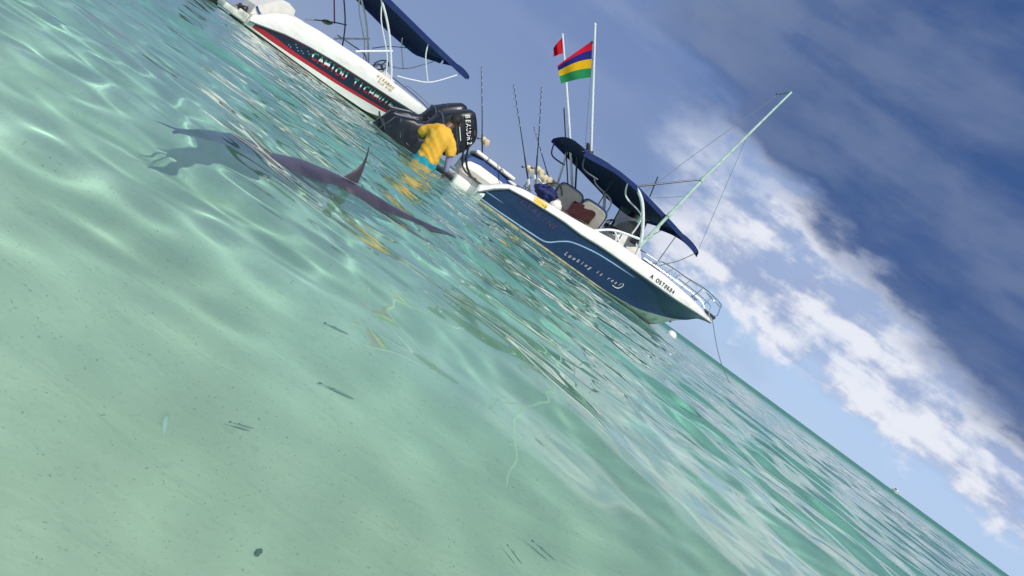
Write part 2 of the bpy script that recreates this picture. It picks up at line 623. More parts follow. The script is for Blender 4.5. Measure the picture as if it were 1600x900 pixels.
def make_band_letters():
    """letters painted green over white over red, like a row of small flags"""
    m_, t_ = new_mat('three_band_letter')
    g = t_.n('ShaderNodeTexCoord').outputs['Generated']
    s_ = t_.n('ShaderNodeSeparateXYZ')
    t_.put(s_.inputs[0], g)
    y = s_.outputs[1]
    c_ = t_.mix(t_.math('GREATER_THAN', y, .34), (.38, .015, .04), (.80, .82, .80))
    c_ = t_.mix(t_.math('GREATER_THAN', y, .68), c_, (.012, .24, .13))
    b_ = t_.n('ShaderNodeBsdfPrincipled')
    t_.put(b_.inputs['Base Color'], c_)
    b_.inputs['Roughness'].default_value = .4
    t_.put(t_.n('ShaderNodeOutputMaterial').inputs[0], b_.outputs[0])
    return m_


M['bands'] = make_band_letters()
GLYPH = {}


def glyph(ch, m_, shear=0.0, bold=0.0):
    key = (ch, m_.name, shear, bold)
    if key not in GLYPH:
        c_ = bpy.data.curves.new('letter', 'FONT')
        c_.body = ch
        c_.size = 1.0
        c_.shear = shear
        c_.offset = bold
        c_.extrude = .01
        c_.resolution_u = 3
        c_.align_x = 'CENTER'
        o = bpy.data.objects.new('letter', c_)
        COL.objects.link(o)
        bpy.context.view_layer.update()
        me = bpy.data.meshes.new_from_object(o.evaluated_get(bpy.context.evaluated_depsgraph_get()))
        bpy.data.objects.remove(o)
        bpy.data.curves.remove(c_)
        me.materials.clear()
        me.materials.append(m_)
        GLYPH[key] = me
    return GLYPH[key]


def letters(text, place, n, m_, parent, size, shear=0.0, bold=.01, width=1.0):
    """place(i) -> (point, direction along the line, outward normal) in the parent's frame"""
    for i, ch in enumerate(text):
        if ch == ' ':
            continue
        p, d, nn = place((i + .5) / len(text))
        d = Vector(d).normalized()
        nn = Vector(nn)
        nn = (nn - d * nn.dot(d)).normalized()
        up = nn.cross(d)
        mt = Matrix((d * size * width, up * size, nn * .25)).transposed().to_4x4()
        mt.translation = Vector(p) + nn * .004
        o = bpy.data.objects.new('letter', glyph(ch, m_, shear, bold))
        COL.objects.link(o)
        o.parent = parent
        o.matrix_local = mt

# ------------------------------------------------------------------ hulls
class Hull:
    """chine hull; x forward from the transom, y to port, z up from the water"""
    def __init__(s, L, hb0, hb1, xt, top, white, stem, chine_z, keel_pts):
        s.L, s.hb0, s.hb1, s.xt = L, hb0, hb1, xt
        s.top, s.white, s.keel, s.chz = curve1(top), curve1(white), curve1(keel_pts + stem, .12), curve1(chine_z, .6)

    def hb(s, x):
        if x < s.xt:
            return s.hb0 + (s.hb1 - s.hb0) * max(0, min(1, x / 2))
        t_ = min(1, (x - s.xt) / (s.L - s.xt))
        return max(.012, s.hb1 * (1 - t_ ** 2.1))

    def sec(s, x):
        """chine point, top point and flare exponent"""
        t_ = max(0, min(1, (x - s.xt * .8) / (s.L - s.xt * .8)))
        hb = s.hb(x)
        kz = s.keel(x)
        zt = max(s.top(x), kz + .02)
        zc = min(max(s.chz(x), kz + (zt - kz) * .25), kz + (zt - kz) * .8)
        yc = hb * (.93 - .55 * t_ ** 1.3)
        return kz, yc, zc, hb, zt, 1 + 1.0 * t_

    def y_at(s, x, z):
        kz, yc, zc, hb, zt, p = s.sec(x)
        zw = s.white(x)
        if z > zt:
            return hb + .024 - .045 * min(1, (z - zt) / max(zw - zt, .02))
        q = max(0, min(1, (z - zc) / max(zt - zc, .01)))
        return yc + (hb - yc) * q ** p

    def normal(s, x, z):
        e = .03
        dx = Vector((2 * e, -(s.y_at(x + e, z) - s.y_at(x - e, z)), 0))
        dz = Vector((0, -(s.y_at(x, z + e) - s.y_at(x, z - e)), 2 * e))
        n_ = dx.cross(dz).normalized()
        return n_ if n_.y < 0 else -n_

    def strip(s, zlo, zhi, rows, xs, off=0.0):
        """starboard and port strips of the side between two height functions"""
        mb = MB()
        for sg in (-1, 1):
            g = []
            for x in xs:
                a, b = zlo(x), max(zhi(x), zlo(x) + .002)
                g.append([(x, sg * (s.y_at(x, a + (b - a) * k / rows) + off), a + (b - a) * k / rows) for k in range(rows + 1)])
            mb.grid(g)
        return mb

    def xs(s, n=64, x0=0.0):
        return [x0 + (s.L - x0) * (1 - (1 - i / n) ** 1.35) for i in range(n + 1)]

    def bottom(s):
        mb = MB()
        for sg in (-1, 1):
            mb.grid([[(x, sg * yk * s.sec(x)[1], s.sec(x)[0] + (s.sec(x)[2] - s.sec(x)[0]) * yk) for yk in (0, .33, .66, 1.0)] for x in s.xs()])
        k, yc, zc, hb, zt, p = s.sec(0)
        return mb

    def gunwale(s, cap=.20, inner=.34):
        mb = MB()
        for sg in (-1, 1):
            g = []
            for x in s.xs():
                zt, zw, hb = s.sec(x)[4], s.white(x), s.hb(x)
                zw = max(zw, zt + .03)
                h = zw - zt
                c_ = min(cap, hb * .8)
                row = [(hb + .006, zt - .01), (hb + .014, zt + h * .15), (hb - .01, zt + h * .6), (hb - .05, zw - .025), (hb - .075, zw - .004), (hb - .11, zw + .004),
                       (hb - c_, zw), (hb - c_ - .03, zw - .02), (hb - c_ - .03, zw - min(inner, .05 + max(0, hb - .3)))]
                g.append([(x, sg * max(y, .003), z) for y, z in row])
            mb.grid(g)
        return mb

    def transom(s, thick=.14, top=None):
        k, yc, zc, hb, zt, p = s.sec(0)
        zw = top if top is not None else s.white(0)
        prof = [(0, k), (yc * .5, (k + zc) / 2), (yc, zc), (s.y_at(0, zt * .5), zt * .5), (hb + .004, zt), (hb - .04, zw)]
        ring = [(y, z) for y, z in prof] + [(-y, z) for y, z in prof[:0:-1]]
        mb = MB()
        mb.loft([[(x, y * q, z) for y, z in ring] for x, q in ((-.03, .97), (-.005, 1.0), (thick, 1.0))])
        return mb

    def rubrail(s, r=.018):
        mb = MB()
        for sg in (-1, 1):
            mb.tube([(x, sg * (s.hb(x) + .012), s.sec(x)[4] + .004) for x in s.xs(40)], r, 6, smooth=False)
        return mb

    def place(s, x0, x1, zf):
        def f(q):
            x = x0 + (x1 - x0) * q
            z = zf(q)
            a, b = x - .04, x + .04
            d = Vector((b - a, -(s.y_at(b, zf(q + .001)) - s.y_at(a, zf(q))), (zf(min(q + .02, 1)) - zf(q)) * 4 if q < .98 else 0.0))
            return (x, -s.y_at(x, z) - .004, z), d, s.normal(x, z)
        return f


def ribbon_on(name, m_, parent, h, pts, w, off=.005):
    """a narrow stripe lying on the starboard and port sides"""
    for sg in (-1, 1):
        mb = MB()
        g = []
        c_ = spline([Vector((x, 0, z)) for x, z in pts], 8)
        for i, p in enumerate(c_):
            d = (c_[min(i + 1, len(c_) - 1)] - c_[max(i - 1, 0)]).normalized()
            u_ = Vector((-d.z, 0, d.x))
            ww = w * min(1, .15 + (len(c_) - 1 - i) * .12)
            g.append([(q.x, sg * (h.y_at(q.x, q.z) + off), q.z) for q in (p - u_ * ww, p + u_ * ww)])
        mb.grid(g)
        mb.build(name, m_, parent)


# ------------------------------------------------------------------ the blue sport-fishing boat
boat = tag(empty('fishing_boat', (-1.902, 14.464, 0), R(23.4)),
           'blue and white open fishing boat with navy canopy, outriggers and twin black outboards', 'boat')
H1 = Hull(6.39, 1.05, 1.12, 3.2,
          [(0, .10), (.12, .22), (.33, .49), (.91, .565), (1.62, .62), (2.05, .61), (2.56, .66), (3.6, .69), (4.67, .72), (5.6, .78), (6.39, .82)],
          [(0, .24), (.15, .36), (.33, .53), (.68, .66), (1.24, .72), (1.9, .79), (2.77, .92), (3.4, .94), (4.1, .975), (5.2, .96), (5.81, .93), (6.39, .88)],
          [(5.24, .05), (5.46, .25), (5.68, .46), (5.97, .70), (6.22, .77), (6.39, .80)],
          [(0, .0), (3.0, .02), (4.2, .12), (5.2, .36), (6.39, .81)],
          [(0, -.22), (3.6, -.24), (4.6, -.16), (5.05, -.06)])
H1.bottom().build('hull_bottom', M['dirtywhite'], boat)
boot = curve1([(0, .045), (3.5, .05), (4.6, .10), (5.3, .30), (6.39, .81)])
H1.strip(lambda x: H1.sec(x)[2], lambda x: max(boot(x), H1.sec(x)[2] + .004), 2, H1.xs()).build('boot_stripe', M['bottom'], boat)
H1.strip(lambda x: max(boot(x), H1.sec(x)[2] + .004), lambda x: H1.sec(x)[4], 8, H1.xs()).build('hull_side', M['blue'], boat)
H1.gunwale().build('gunwale', M['white'], boat)
H1.transom(top=.26).build('transom', M['white'], boat)
H1.rubrail().build('rub_rail', M['rail'], boat)
ribbon_on('pinstripe', M['cyan'], boat, H1, [(.02, .075), (.5, .075), (.83, .085), (1.25, .10), (1.55, .12), (1.68, .17), (1.85, .31), (2.05, .42), (2.53, .52), (3.0, .56), (3.55, .585)], .012)
ribbon_on('short_pinstripe', M['cyan'], boat, H1, [(.08, .22), (.28, .235), (.52, .24)], .006)
# deck, sole and foredeck
mb = MB()
mb.grid([[(x, (H1.hb(x) - .22) * k, .30) for k in (-1, -.5, 0, .5, 1)] for x in np.linspace(.12, 4.3, 24)])
mb.build('cockpit_sole', M['greyhull'], boat)
mb = MB()
mb.grid([[(x, max(H1.hb(x) - .18, .003) * k, max(H1.white(x), H1.sec(x)[4] + .03) + .05 * (1 - k * k)) for k in (-1, -.6, -.2, .2, .6, 1)] for x in np.linspace(4.05, 6.36, 26)])
mb.grid([[(4.05, (H1.hb(4.05) - .18) * k, z) for k in (-1, 0, 1)] for z in (.30, H1.white(4.05) + .04)])
mb.build('foredeck', M['white'], boat)
MB().box((-.17, .05, .08), (.36, 1.3, .20), bev=.05, seg=3).build('stern_pod', M['white'], boat)
# dark splash well and cables at the stern
MB().box((.30, -.1, .27), (.34, 1.7, .04), bev=.01).build('splash_well', M['rubber'], boat)
bench = empty('stern_bench')
bench.parent = boat
bx_ = ((-.10, .55), (-.02, .85), (.2, 1.0), (.6, 1.0), (.98, .92))
MB().loft([[(x, y, .26 + (z - .26) * k) for y, z in ((.46, .26), (.38, .40), (.40, .50), (.45, .57), (.92, .57), (.95, .26))] for x, k in bx_]).build('side_panel', M['vinylwhite'], bench)
MB().loft([[(x, y, z + (k - 1) * .31) for y, z in ((.44, .572), (.455, .66), (.50, .675), (.90, .675), (.92, .572))] for x, k in bx_]).build('blue_band', M['vinylblue'], bench)
for x0_, x1_ in ((-.02, .26), (.28, .58), (.60, .95)):
    MB().box(((x0_ + x1_) / 2, .70, .715), (x1_ - x0_, .46, .075), (R(-10), 0, 0), .025, seg=3).build('cushion', M['vinylwhite'], bench)
# helm seat with two rounded backs
seat = empty('helm_seat')
seat.parent = boat
seat.matrix_local = Matrix.Translation((2.28, -.05, 0)) @ Matrix.Rotation(R(48), 4, 'Z') @ Matrix.Translation((-2.22, 0, .02))
MB().box((2.28, 0, .52), (.52, 1.06, .42), bev=.05).build('seat_base', M['greyhull'], seat)
MB().box((2.30, 0, .78), (.56, 1.12, .12), bev=.05, seg=3).build('seat_cushion', M['vinylwhite'], seat)
for y in (-.295, .295):
    prof = [(-.29, 0), (.29, 0), (.29, .28), (.27, .37), (.20, .42), (0, .435), (-.20, .42), (-.27, .37), (-.29, .28)]
    bk = MB().loft([[(2.02 + dx - z * .22, y + yy * k, .84 + z * (k + .0)) for yy, z in prof] for dx, k in ((-.05, .9), (-.03, 1.0), (.05, 1.0), (.08, .9))])
    o_ = bk.build('backrest', M['vinylbeige'], seat)
    pp = [(2.02 - z * .22 - .05, y + yy, .84 + z) for yy, z in prof[1:]] + [(2.02 - .05, y - .27, .84)]
    MB().tube(pp, .014, 6).build('piping', M['vinylblue'], o_)
    for yy in (.10,):
        MB().box((1.965 - .07, y + yy, 1.20), (.012, .13, .05), (0, -.2, 0), .004).build('logo_patch', M['letterblack'], o_)
MB().box((2.02, -.60, .72), (.40, .02, .05), bev=.008).build('armrest', M['darktube'], seat)
# console, dash, wheel, smoked screen
con = empty('console')
con.parent = boat
MB().loft([[(3.02 + .0, -y, .3), (3.0, -y, 1.02), (3.10, -y * .95, 1.16), (3.42, -y * .9, 1.24), (3.72, -y * .85, 1.08), (3.98, -y * .8, .86), (4.02, -y * .8, .3)][::1] for y in (.46, .2, -.2, -.46)]).build('console_body', M['white'], con)
MB().box((3.04, 0, 1.08), (.05, .78, .20), (0, -.35, 0), .015).build('dash_panel', M['rubber'], con)
for i, (y, z) in enumerate(((-.25, 1.10), (-.1, 1.11), (.06, 1.1), (-.25, 1.02), (.22, 1.05))):
    MB().lathe([(.045, 0), (.045, .014), (.03, .018)], (3.018 - (z - 1.08) * .0, y, z), (-1, 0, .35), 12).build('gauge', M['letterwhite'] if i % 2 else M['steel'], con)
sc_rows = []
for k in range(9):
    th = -1.25 + 2.5 * k / 8
    sc_rows.append([(3.10 + .62 * math.cos(th) * (1 - .18 * h) - .05 * h, .56 * math.sin(th), 1.12 + .52 * h + .06 * math.cos(th) * h) for h in (0, .35, .7, 1.0)])
mb = MB().grid(sc_rows)
mb.grid([[(x - .012, y * .985, z) for x, y, z in r_] for r_ in sc_rows], flip=True)
mb.build('windscreen', M['smoke'], con)
mb = MB()
mb.tube([r_[3] for r_ in sc_rows], .016, 6)
mb.tube([r_[0] for r_ in sc_rows], .014, 6)
mb.tube(sc_rows[0], .014, 6).tube(sc_rows[8], .014, 6)
mb.build('screen_trim', M['rubber'], con)
mb = MB().loft([[(3.25 + x, y, z) for x, z in ((0, 1.17), (.05, 1.42 * k), (.20, 1.52 * k), (.36, 1.44 * k), (.42, 1.2))] for y, k in ((-.34, .93), (-.2, 1.0), (.1, 1.02), (.34, .94))])
mb.build('electronics_cover', M['beige'], con)
wc, wn = Vector((2.86, -.12, 1.12)), Vector((-1, 0, .45)).normalized()
wa, wb = wn.orthogonal().normalized(), wn.cross(wn.orthogonal().normalized())
mb = MB().tube([wc + (wa * math.cos(q) + wb * math.sin(q)) * .17 for q in [2 * math.pi * i / 16 for i in range(17)]], .017, 6, smooth=False)
for q in (.5, 2.6, 4.7):
    mb.tube([wc, wc + (wa * math.cos(q) + wb * math.sin(q)) * .17], .012, 6)
mb.tube([wc, wc - wn * .2], .025, 8)
mb.build('steering_wheel', M['rubber'], con)
MB().box((2.66, -.60, .62), (.30, .34, .52), bev=.05).build('cooler_box', M['vinylwhite'], boat)
# tubular frame that carries the canopy
for sg in (-1, 1):
    mb = MB()
    mb.tube([(3.36, sg * .98, .90), (3.20, sg * .97, 1.3), (2.82, sg * .93, 1.78), (2.50, sg * .90, 1.98)], .034, 10)
    mb.build('frame_arch', M['alum'], boat)
    if sg > 0:
        MB().tube([(2.05, sg * .93, .80), (1.86, sg * .92, 1.35), (1.62, sg * .90, 1.93)], .026, 8).build('frame_leg', M['alum'], boat)
    mb = MB()
    mb.tube([(2.30, sg * 1.0, .84), (2.65, sg * .97, 1.07), (3.22, sg * .96, 1.24)], .024, 8)
    mb.tube([(2.65, sg * .97, 1.07), (2.95, sg * .97, .92)], .018, 8)
    mb.build('grab_rail', M['alum'], boat)
    mb = MB()
    mb.tube([(1.30, sg * .88, 1.86), (1.42, sg * .88, 1.62), (1.78, sg * .90, 1.62)], .016, 8)
    mb.build('frame_brace', M['darktube'], boat)
    mb = MB()
    mb.tube([(2.35, sg * .80, 1.98), (2.52, sg * .78, 1.72), (3.05, sg * .74, 1.62), (3.12, sg * .74, 1.20)], .017, 8)
    mb.build('inner_brace', M['alum'], boat)
MB().tube([(2.50, -.90, 1.965), (2.50, 0, 2.055), (2.50, .90, 1.965)], .022, 8).build('cross_bow', M['alum'], boat)
MB().tube([(1.62, -.90, 1.915), (1.62, 0, 2.00), (1.62, .90, 1.915)], .020, 8).build('cross_bow', M['alum'], boat)
MB().tube([(3.7, -.92, 1.80), (3.7, 0, 1.94), (3.7, .90, 1.72)], .018, 8).build('cross_bow', M['alum'], boat)
# canopy: crowned canvas, lower on the far side, with a front flap
near = curve1([(1.25, 1.86), (1.95, 1.985), (2.5, 1.985), (3.4, 1.89), (4.36, 1.76)], .5)
farz = curve1([(1.25, 1.90), (2.2, 1.80), (2.96, 1.70), (3.66, 1.68), (4.1, 1.80), (4.52, 1.95)], .4)
rows_t, rows_b = [], []
for x in np.linspace(1.25, 4.42, 30):
    rt = []
    for k in np.linspace(-1, 1, 13):
        a, b = near(x), farz(x)
        z = a + (b - a) * (k + 1) / 2 + .11 * (1 - k * k) - .012 * math.sin(x * 9) * (1 - k * k)
        rt.append((x + .05 * (1 - k * k) * (1 if x > 3 else -1), k * .93, z))
    rows_t.append(rt)
    rows_b.append([(x_, y_, z_ - .012) for x_, y_, z_ in rt])
mb = MB().grid(rows_t)
mb.grid(rows_b, flip=True)
for side_ in (0, 12):
    mb.grid([[r_[side_] for r_ in rows_t], [r_[side_] for r_ in rows_b]])
mb.grid([rows_t[0], rows_b[0]])
mb.grid([rows_t[-1], rows_b[-1]])
can = mb.build('canopy', M['canvas'], boat)
mb = MB()
for side_ in (0, 12):
    mb.grid([[Vector(r_[side_]) + Vector((0, (.006 if side_ else -.006), dz)) for r_ in rows_t] for dz in (.012, -.04, -.075)])
mb.grid([[Vector(p) + Vector((dx, 0, dz)) for p in rows_t[-1]] for dx, dz in ((.0, .01), (.05, -.03), (.07, -.12))])
mb.build('valance', M['canvas2'], can)
for pp in ([(4.46, -.86, 1.70), (4.28, -.82, 1.38), (4.02, -.78, 1.08)], [(4.50, .80, 1.86), (4.25, .78, 1.40), (4.0, .76, 1.05)]):
    MB().tube(pp, .007, 6, smooth=False).build('canopy_strap', M['rubber'], boat)
for sg in (-1, 1):
    MB().tube([(3.85, sg * .88, 1.74), (3.92, sg * .80, 1.02)], .008, 6).build('canopy_strut', M['darktube'], boat)
# outriggers, flag staffs, aerial
for sg, tag_ in ((-1, 'outrigger'),):
    orig = empty('outrigger')
    orig.parent = boat
    MB().tube([(3.27, sg * 1.0, 1.12), (3.50, sg * 1.0, 2.86), (3.91, sg * 1.0, 5.19)], [.034, .030, .020], 8, smooth=False).build('pole', M['outrig'], orig)
    MB().tube([(2.45, sg * .9, 1.93), (3.50, sg * 1.0, 2.86)], .018, 8).build('strut', M['darktube'], orig)
    for cx_, cz_ in ((3.50, 2.86), (3.38, 1.95), (3.32, 1.40)):
        MB().lathe([(.042, -.05), (.047, 0), (.042, .05)], (cx_, sg * 1.0, cz_), (.17, 0, 1), 10).build('clamp', M['outrig'], orig)
    mb = MB().tube([(3.91, sg * 1.0, 5.18), (3.83, sg * .97, 5.10), (3.72, sg * .95, 4.98), (3.69, sg * .95, 5.0)], .010, 6)
    mb.build('halyard_hook', M['darktube'], orig)
    mb = MB().tube([(3.73, sg * .96, 4.99), (3.0, sg * .93, 2.9), (2.72, sg * .92, 2.02)], .0055, 5, smooth=False)
    mb.tube([(3.70, sg * 1.05, 3.95), (4.40, sg * .95, 1.80)], .0045, 5)
    mb.tube([(3.44, sg * 1.0, 2.42), (2.9, sg * .92, 1.98)], .006, 5)
    mb.build('rigging_line', M['line'], orig)
MB().tube([(3.02, -.6, 2.02), (2.90, -.6, 2.42)], .012, 6).build('aerial', M['darktube'], boat)
MB().tube([(2.62, .15, .96), (2.52, .15, 1.92)], .011, 6).build('frame_pole', M['darktube'], boat)
mb = MB().tube([(1.74, 0, 2.02), (.29, 0, 3.89)], [.028, .022], 8)
mb.lathe([(.02, 0), (.028, .02), (.01, .05)], (.29, 0, 3.89), (-.6, 0, .79), 8)
staff = mb.build('flag_staff', M['alum'], boat)
mb = MB().box((1.72, 0, 2.03), (.10, .07, .10), (0, -.6, 0), .015)
mb.box((1.60, 0, 2.10), (.06, .10, .14), (0, -.6, 0), .015)
mb.build('staff_socket', M['darktube'], staff)
MB().tube([(.52, -.02, 3.55), (.82, -.02, 3.10), (1.55, -.02, 2.05)], .006, 5, smooth=False).build('halyard', M['line'], staff)
MB().lathe([(.02, -.02), (.03, 0), (.02, .02)], (.42, -.02, 3.62), (0, 1, 0), 8).build('pulley', M['darktube'], staff)
mb = MB().tube([(2.26, .80, 1.25), (1.25, .80, 2.36), (.09, .80, 3.57)], [.030, .026, .020], 8)
staff2 = mb.build('flag_staff', M['alum'], boat)
MB().tube([(2.16, .85, 1.25), (1.02, .84, 2.50)], .014, 6).build('stay', M['darktube'], staff2)
MB().tube([(2.34, .74, 1.2), (1.80, .76, 1.95)], .020, 6).build('stay', M['darktube'], staff2)
# bow rail
def rail_pt(x, sg, z):
    return (x, sg * max(H1.hb(x) - .13, 0.02), z)
rail = empty('bow_rail')
rail.parent = boat
mb = MB()
top_s = [rail_pt(3.75, -1, 1.00), rail_pt(3.95, -1, 1.16), rail_pt(4.7, -1, 1.22), rail_pt(5.4, -1, 1.29), rail_pt(5.9, -1, 1.30), (6.22, -.16, 1.26), (6.36, 0, 1.22)]
mb.tube(top_s, .013, 8).tube([(x, -y, z) for x, y, z in top_s], .013, 8)
mb.tube([(6.36, 0, 1.22), (6.43, 0, 1.05), (6.34, 0, .93)], .012, 8, smooth=False)
mb.build('top_rail', M['steel'], rail)
mb = MB()
lo = [rail_pt(4.55, -1, 1.10), rail_pt(5.4, -1, 1.12), (5.95, -.22, 1.10), (6.12, -.10, 1.0), (6.22, -.06, .93)]
mb.tube(lo, .010, 8).tube([(x, -y, z) for x, y, z in lo], .010, 8)
mb.build('mid_rail', M['steel'], rail)
for x in (4.25, 4.85, 5.35, 5.85):
    for sg in (-1, 1):
        z_ = 1.18 if x < 4.5 else 1.24 if x < 5 else 1.29
        MB().tube([rail_pt(x - .10, sg, H1.white(x - .1)), rail_pt(x, sg, z_)], .010, 6).build('stanchion', M['steel'], rail)
MB().box((6.2, 0, .96), (.26, .10, .06), bev=.015).lathe([(.04, -.05), (.025, 0), (.04, .05)], (6.36, 0, .95), (0, 1, 0), 12).build('anchor_roller', M['darktube'], boat)
for x, sg in ((5.3, -1), (5.3, 1), (.75, -1)):
    z_ = H1.white(x) + .01
    y_ = sg * (H1.hb(x) - .12)
    MB().tube([(x - .09, y_, z_ + .04), (x + .09, y_, z_ + .04)], .012, 6).tube([(x - .03, y_, z_ - .005), (x - .03, y_, z_ + .04)], .01, 6).tube([(x + .03, y_, z_ - .005), (x + .03, y_, z_ + .04)], .01, 6).build('cleat', M['darktube'], boat)
mb = MB().lathe([(.02, 0), (.022, .03), (.012, .04)], (5.45, -.12, .33), (0, -.6, -.3), 8)
mb.build('bow_eye', M['darktube'], boat)
for x, z in ((1.02, .045), (1.06, .02)):
    MB().tube([(x, -H1.y_at(x, .05) - .002, z + .06), (x + .02, -H1.y_at(x, .03) - .01, z)], .010, 6).build('drain_pipe', M['steel'], boat)
# marks on the hull
letters('Looking is real', H1.place(2.03, 3.46, lambda q: .14 + .14 * q), 15, M['letterfade'], boat, .10, shear=.35, bold=.004)
mb = MB().tube([(x, -H1.y_at(x, z) - .006, z) for x, z in ((3.30, .215), (3.40, .215), (3.47, .25), (3.50, .33), (3.46, .36))], .007, 5)
mb.build('fish_hook_mark', M['letterwhite'], boat)
letters('CSALINE', H1.place(.72, 1.62, lambda q: .42 - .03 * q), 7, M['letterred'], boat, .14, shear=.3, bold=.006, width=1.2)
letters('A OS70K04', H1.place(3.80, 4.58, lambda q: .765 + .02 * q), 9, M['letterblack'], boat, .12, bold=.008)
stk = MB()
stk.grid([[(x, -H1.y_at(x, z) - .006, z) for z in (.585, .64, .695)] for x in np.linspace(.93, 1.22, 6)])
sticker = stk.build('yellow_sticker', M['yellow'], boat)
letters('ZOOMS', H1.place(.94, 1.21, lambda q: .615), 5, M['letterochre'], sticker, .075, bold=.01)
# twin outboards, tilted up
def outboard(y0, seed):
    e = empty('outboard_motor')
    e.parent = boat
    P0, e1, e2 = Vector((-1.6, y0, .15 + max(0, y0) * .12)), Vector((.755, 0, .656)), Vector((-.656, 0, .755))

    def ring(s_, q0, q1, w, n=40, pw=5.5):
        out_ = []
        for i in range(n):
            a = 2 * math.pi * i / n
            c_, d_ = math.cos(a), math.sin(a)
            cc = math.copysign(abs(c_) ** (2 / pw), c_)
            dd = math.copysign(abs(d_) ** (2 / pw), d_)
            out_.append(P0 + e1 * s_ + e2 * ((q0 + q1) / 2 + cc * (q1 - q0) / 2) + Vector((0, dd * w, 0)))
        return out_
    cowl = MB().loft([ring(*a) for a in ((.50, -.24, .12, .17), (.60, -.35, .17, .21), (.70, -.43, .23, .25), (.79, -.46, .28, .265), (.93, -.475, .285, .275), (1.10, -.44, .295, .272), (1.24, -.36, .29, .25), (1.33, -.29, .285, .225), (1.385, -.20, .24, .18), (1.41, -.10, .14, .11))]).build('cowl', M['black'], e)
    MB().loft([ring(*a) for a in ((.765, -.466, .291, .270), (.787, -.472, .296, .276))]).build('cowl_seam', M['darksteel'], cowl)
    MB().loft([ring(*a) for a in ((.995, -.478, .297, .279), (1.003, -.476, .298, .2795))]).build('cowl_line', M['darksteel'], cowl)
    for sg in (-1, 1):
        MB().tube([P0 + e1 * s_ + e2 * q_ + Vector((0, sg * w_, 0)) for s_, q_, w_ in ((.62, .10, .214), (.72, -.02, .256), (.80, -.16, .272), (.82, -.34, .270))], .007, 5).build('cowl_crease', M['darksteel'], cowl)
        MB().box(P0 + e1 * .42 + e2 * -.12 + Vector((0, sg * .184, 0)), (.10, .012, .20), (0, .75, 0), .004).build('service_plate', M['darksteel'], e)
    MB().loft([ring(.78, -.34, .16, .20), ring(.5, -.36, .14, .185), ring(.34, -.41, .17, .18), ring(.28, -.43, .22, .19), ring(.10, -.38, .26, .17), ring(-.02, -.24, .27, .14), ring(-.10, -.18, .22, .10), ring(-.4, -.22, .05, .06), ring(-.6, -.20, .03, .05)]).build('midsection', M['black2'], e)
    mb = MB().loft([ring(-.22, -.30, .26, .15, pw=2), ring(-.24, -.30, .26, .15, pw=2)])
    mb.build('cavitation_plate', M['black2'], e)
    gc = P0 + e1 * -.62 - e2 * .16
    MB().loft([[gc + e2 * k + (e1 * math.cos(q) + Vector((0, math.sin(q), 0))) * r_ for q in [2 * math.pi * i / 12 for i in range(12)]] for k, r_ in ((-.2, .01), (-.12, .05), (.05, .07), (.25, .06), (.36, .045))]).build('gearcase', M['black2'], e)
    mb = MB()
    for k in range(3):
        q = 2.09 * k + seed
        d_ = e1 * math.cos(q) + Vector((0, math.sin(q), 0))
        f_ = d_.cross(e2)
        c0 = gc + e2 * .38
        mb.grid([[c0 + d_ * r_ + f_ * (w * j) + e2 * (w * j * .5) for j in (-1, 0, 1)] for r_, w in ((.03, .04), (.09, .07), (.15, .06), (.18, .02))])
    mb.build('propeller', M['steel'], e)
    # swivel bracket and trim rams
    br = MB()
    for dy in (-.13, .13):
        br.tube([P0 + e1 * .52 + e2 * -.22 + Vector((0, dy, 0)), P0 + e1 * .34 + e2 * -.34 + Vector((0, dy, 0)), P0 + e1 * .34 + e2 * -.44 + Vector((0, dy, 0))], .045, 8)
        br.tube([P0 + e1 * .10 + e2 * -.18 + Vector((0, dy * 1.1, 0)), P0 + e1 * .34 + e2 * -.43 + Vector((0, dy * 1.1, 0))], .034, 8)
    br.box((-.62, y0, .06), (.62, .26, .10), (0, .10, 0), .03)
    br.build('bracket', M['black2'], e)
    st = MB()
    for dy in (-.155, .155):
        st.tube([P0 + e1 * .42 + e2 * .08 + Vector((0, dy, 0)), P0 + e1 * .30 + e2 * -.34 + Vector((0, dy, 0))], .020, 8)
        st.tube([P0 + e1 * .06 + e2 * .25 + Vector((0, dy * .9, 0)), P0 + e1 * .02 + e2 * -.08 + Vector((0, dy * .9, 0))], .014, 8)
        st.tube([P0 + e1 * -.02 + e2 * .32 + Vector((0, dy * .8, 0)), P0 + e1 * .36 + e2 * .20 + Vector((0, dy * .9, 0))], .012, 8)
    st.build('trim_ram', M['darksteel'], e)
    MB().box(P0 + e1 * .28 + e2 * -.44, (.13, .3, .10), (0, .6, 0), .02).build('anode_block', M['alum'], e)
    for dy in (-.205, .205):
        MB().tube([P0 + e1 * .58 + e2 * .10 + Vector((0, dy, 0)), P0 + e1 * .50 + e2 * -.16 + Vector((0, dy, 0)), P0 + e1 * .66 + e2 * -.34 + Vector((0, dy * 1.1, 0))], .014, 6).build('hose', M['cable'], e)
    grip = MB().loft([[p + Vector((0, 0, 0)) for p in ring(s_, -.17, -.03, .272, 16, 2.5)] for s_ in (1.30, 1.34)])
    for sg in (-1, 1):
        def place(q, sg=sg):
            return P0 + e1 * 1.17 + e2 * (.24 - .54 * q) + Vector((0, sg * .279, 0)), (-e2 if sg < 0 else e2), Vector((0, sg, 0)) + e1 * .10
        letters('BEAUDR2' if sg < 0 else '2RDUAEB'[::-1], place, 7, M['letterwhite'], cowl, .125, shear=.12, bold=.006, width=.80)
        mb = MB()
        g = [[P0 + e1 * (1.05 + dw) + e2 * (.05 - .26 * k) + Vector((0, sg * (.276 - .0 * k), 0)) for dw in (0, .012)] for k in (0, .5, 1)]
        mb.grid(g)
        mb.build('cowl_stripe', M['letterwhite'], cowl)
    pc = P0 + e1 * 1.33 + e2 * -.10
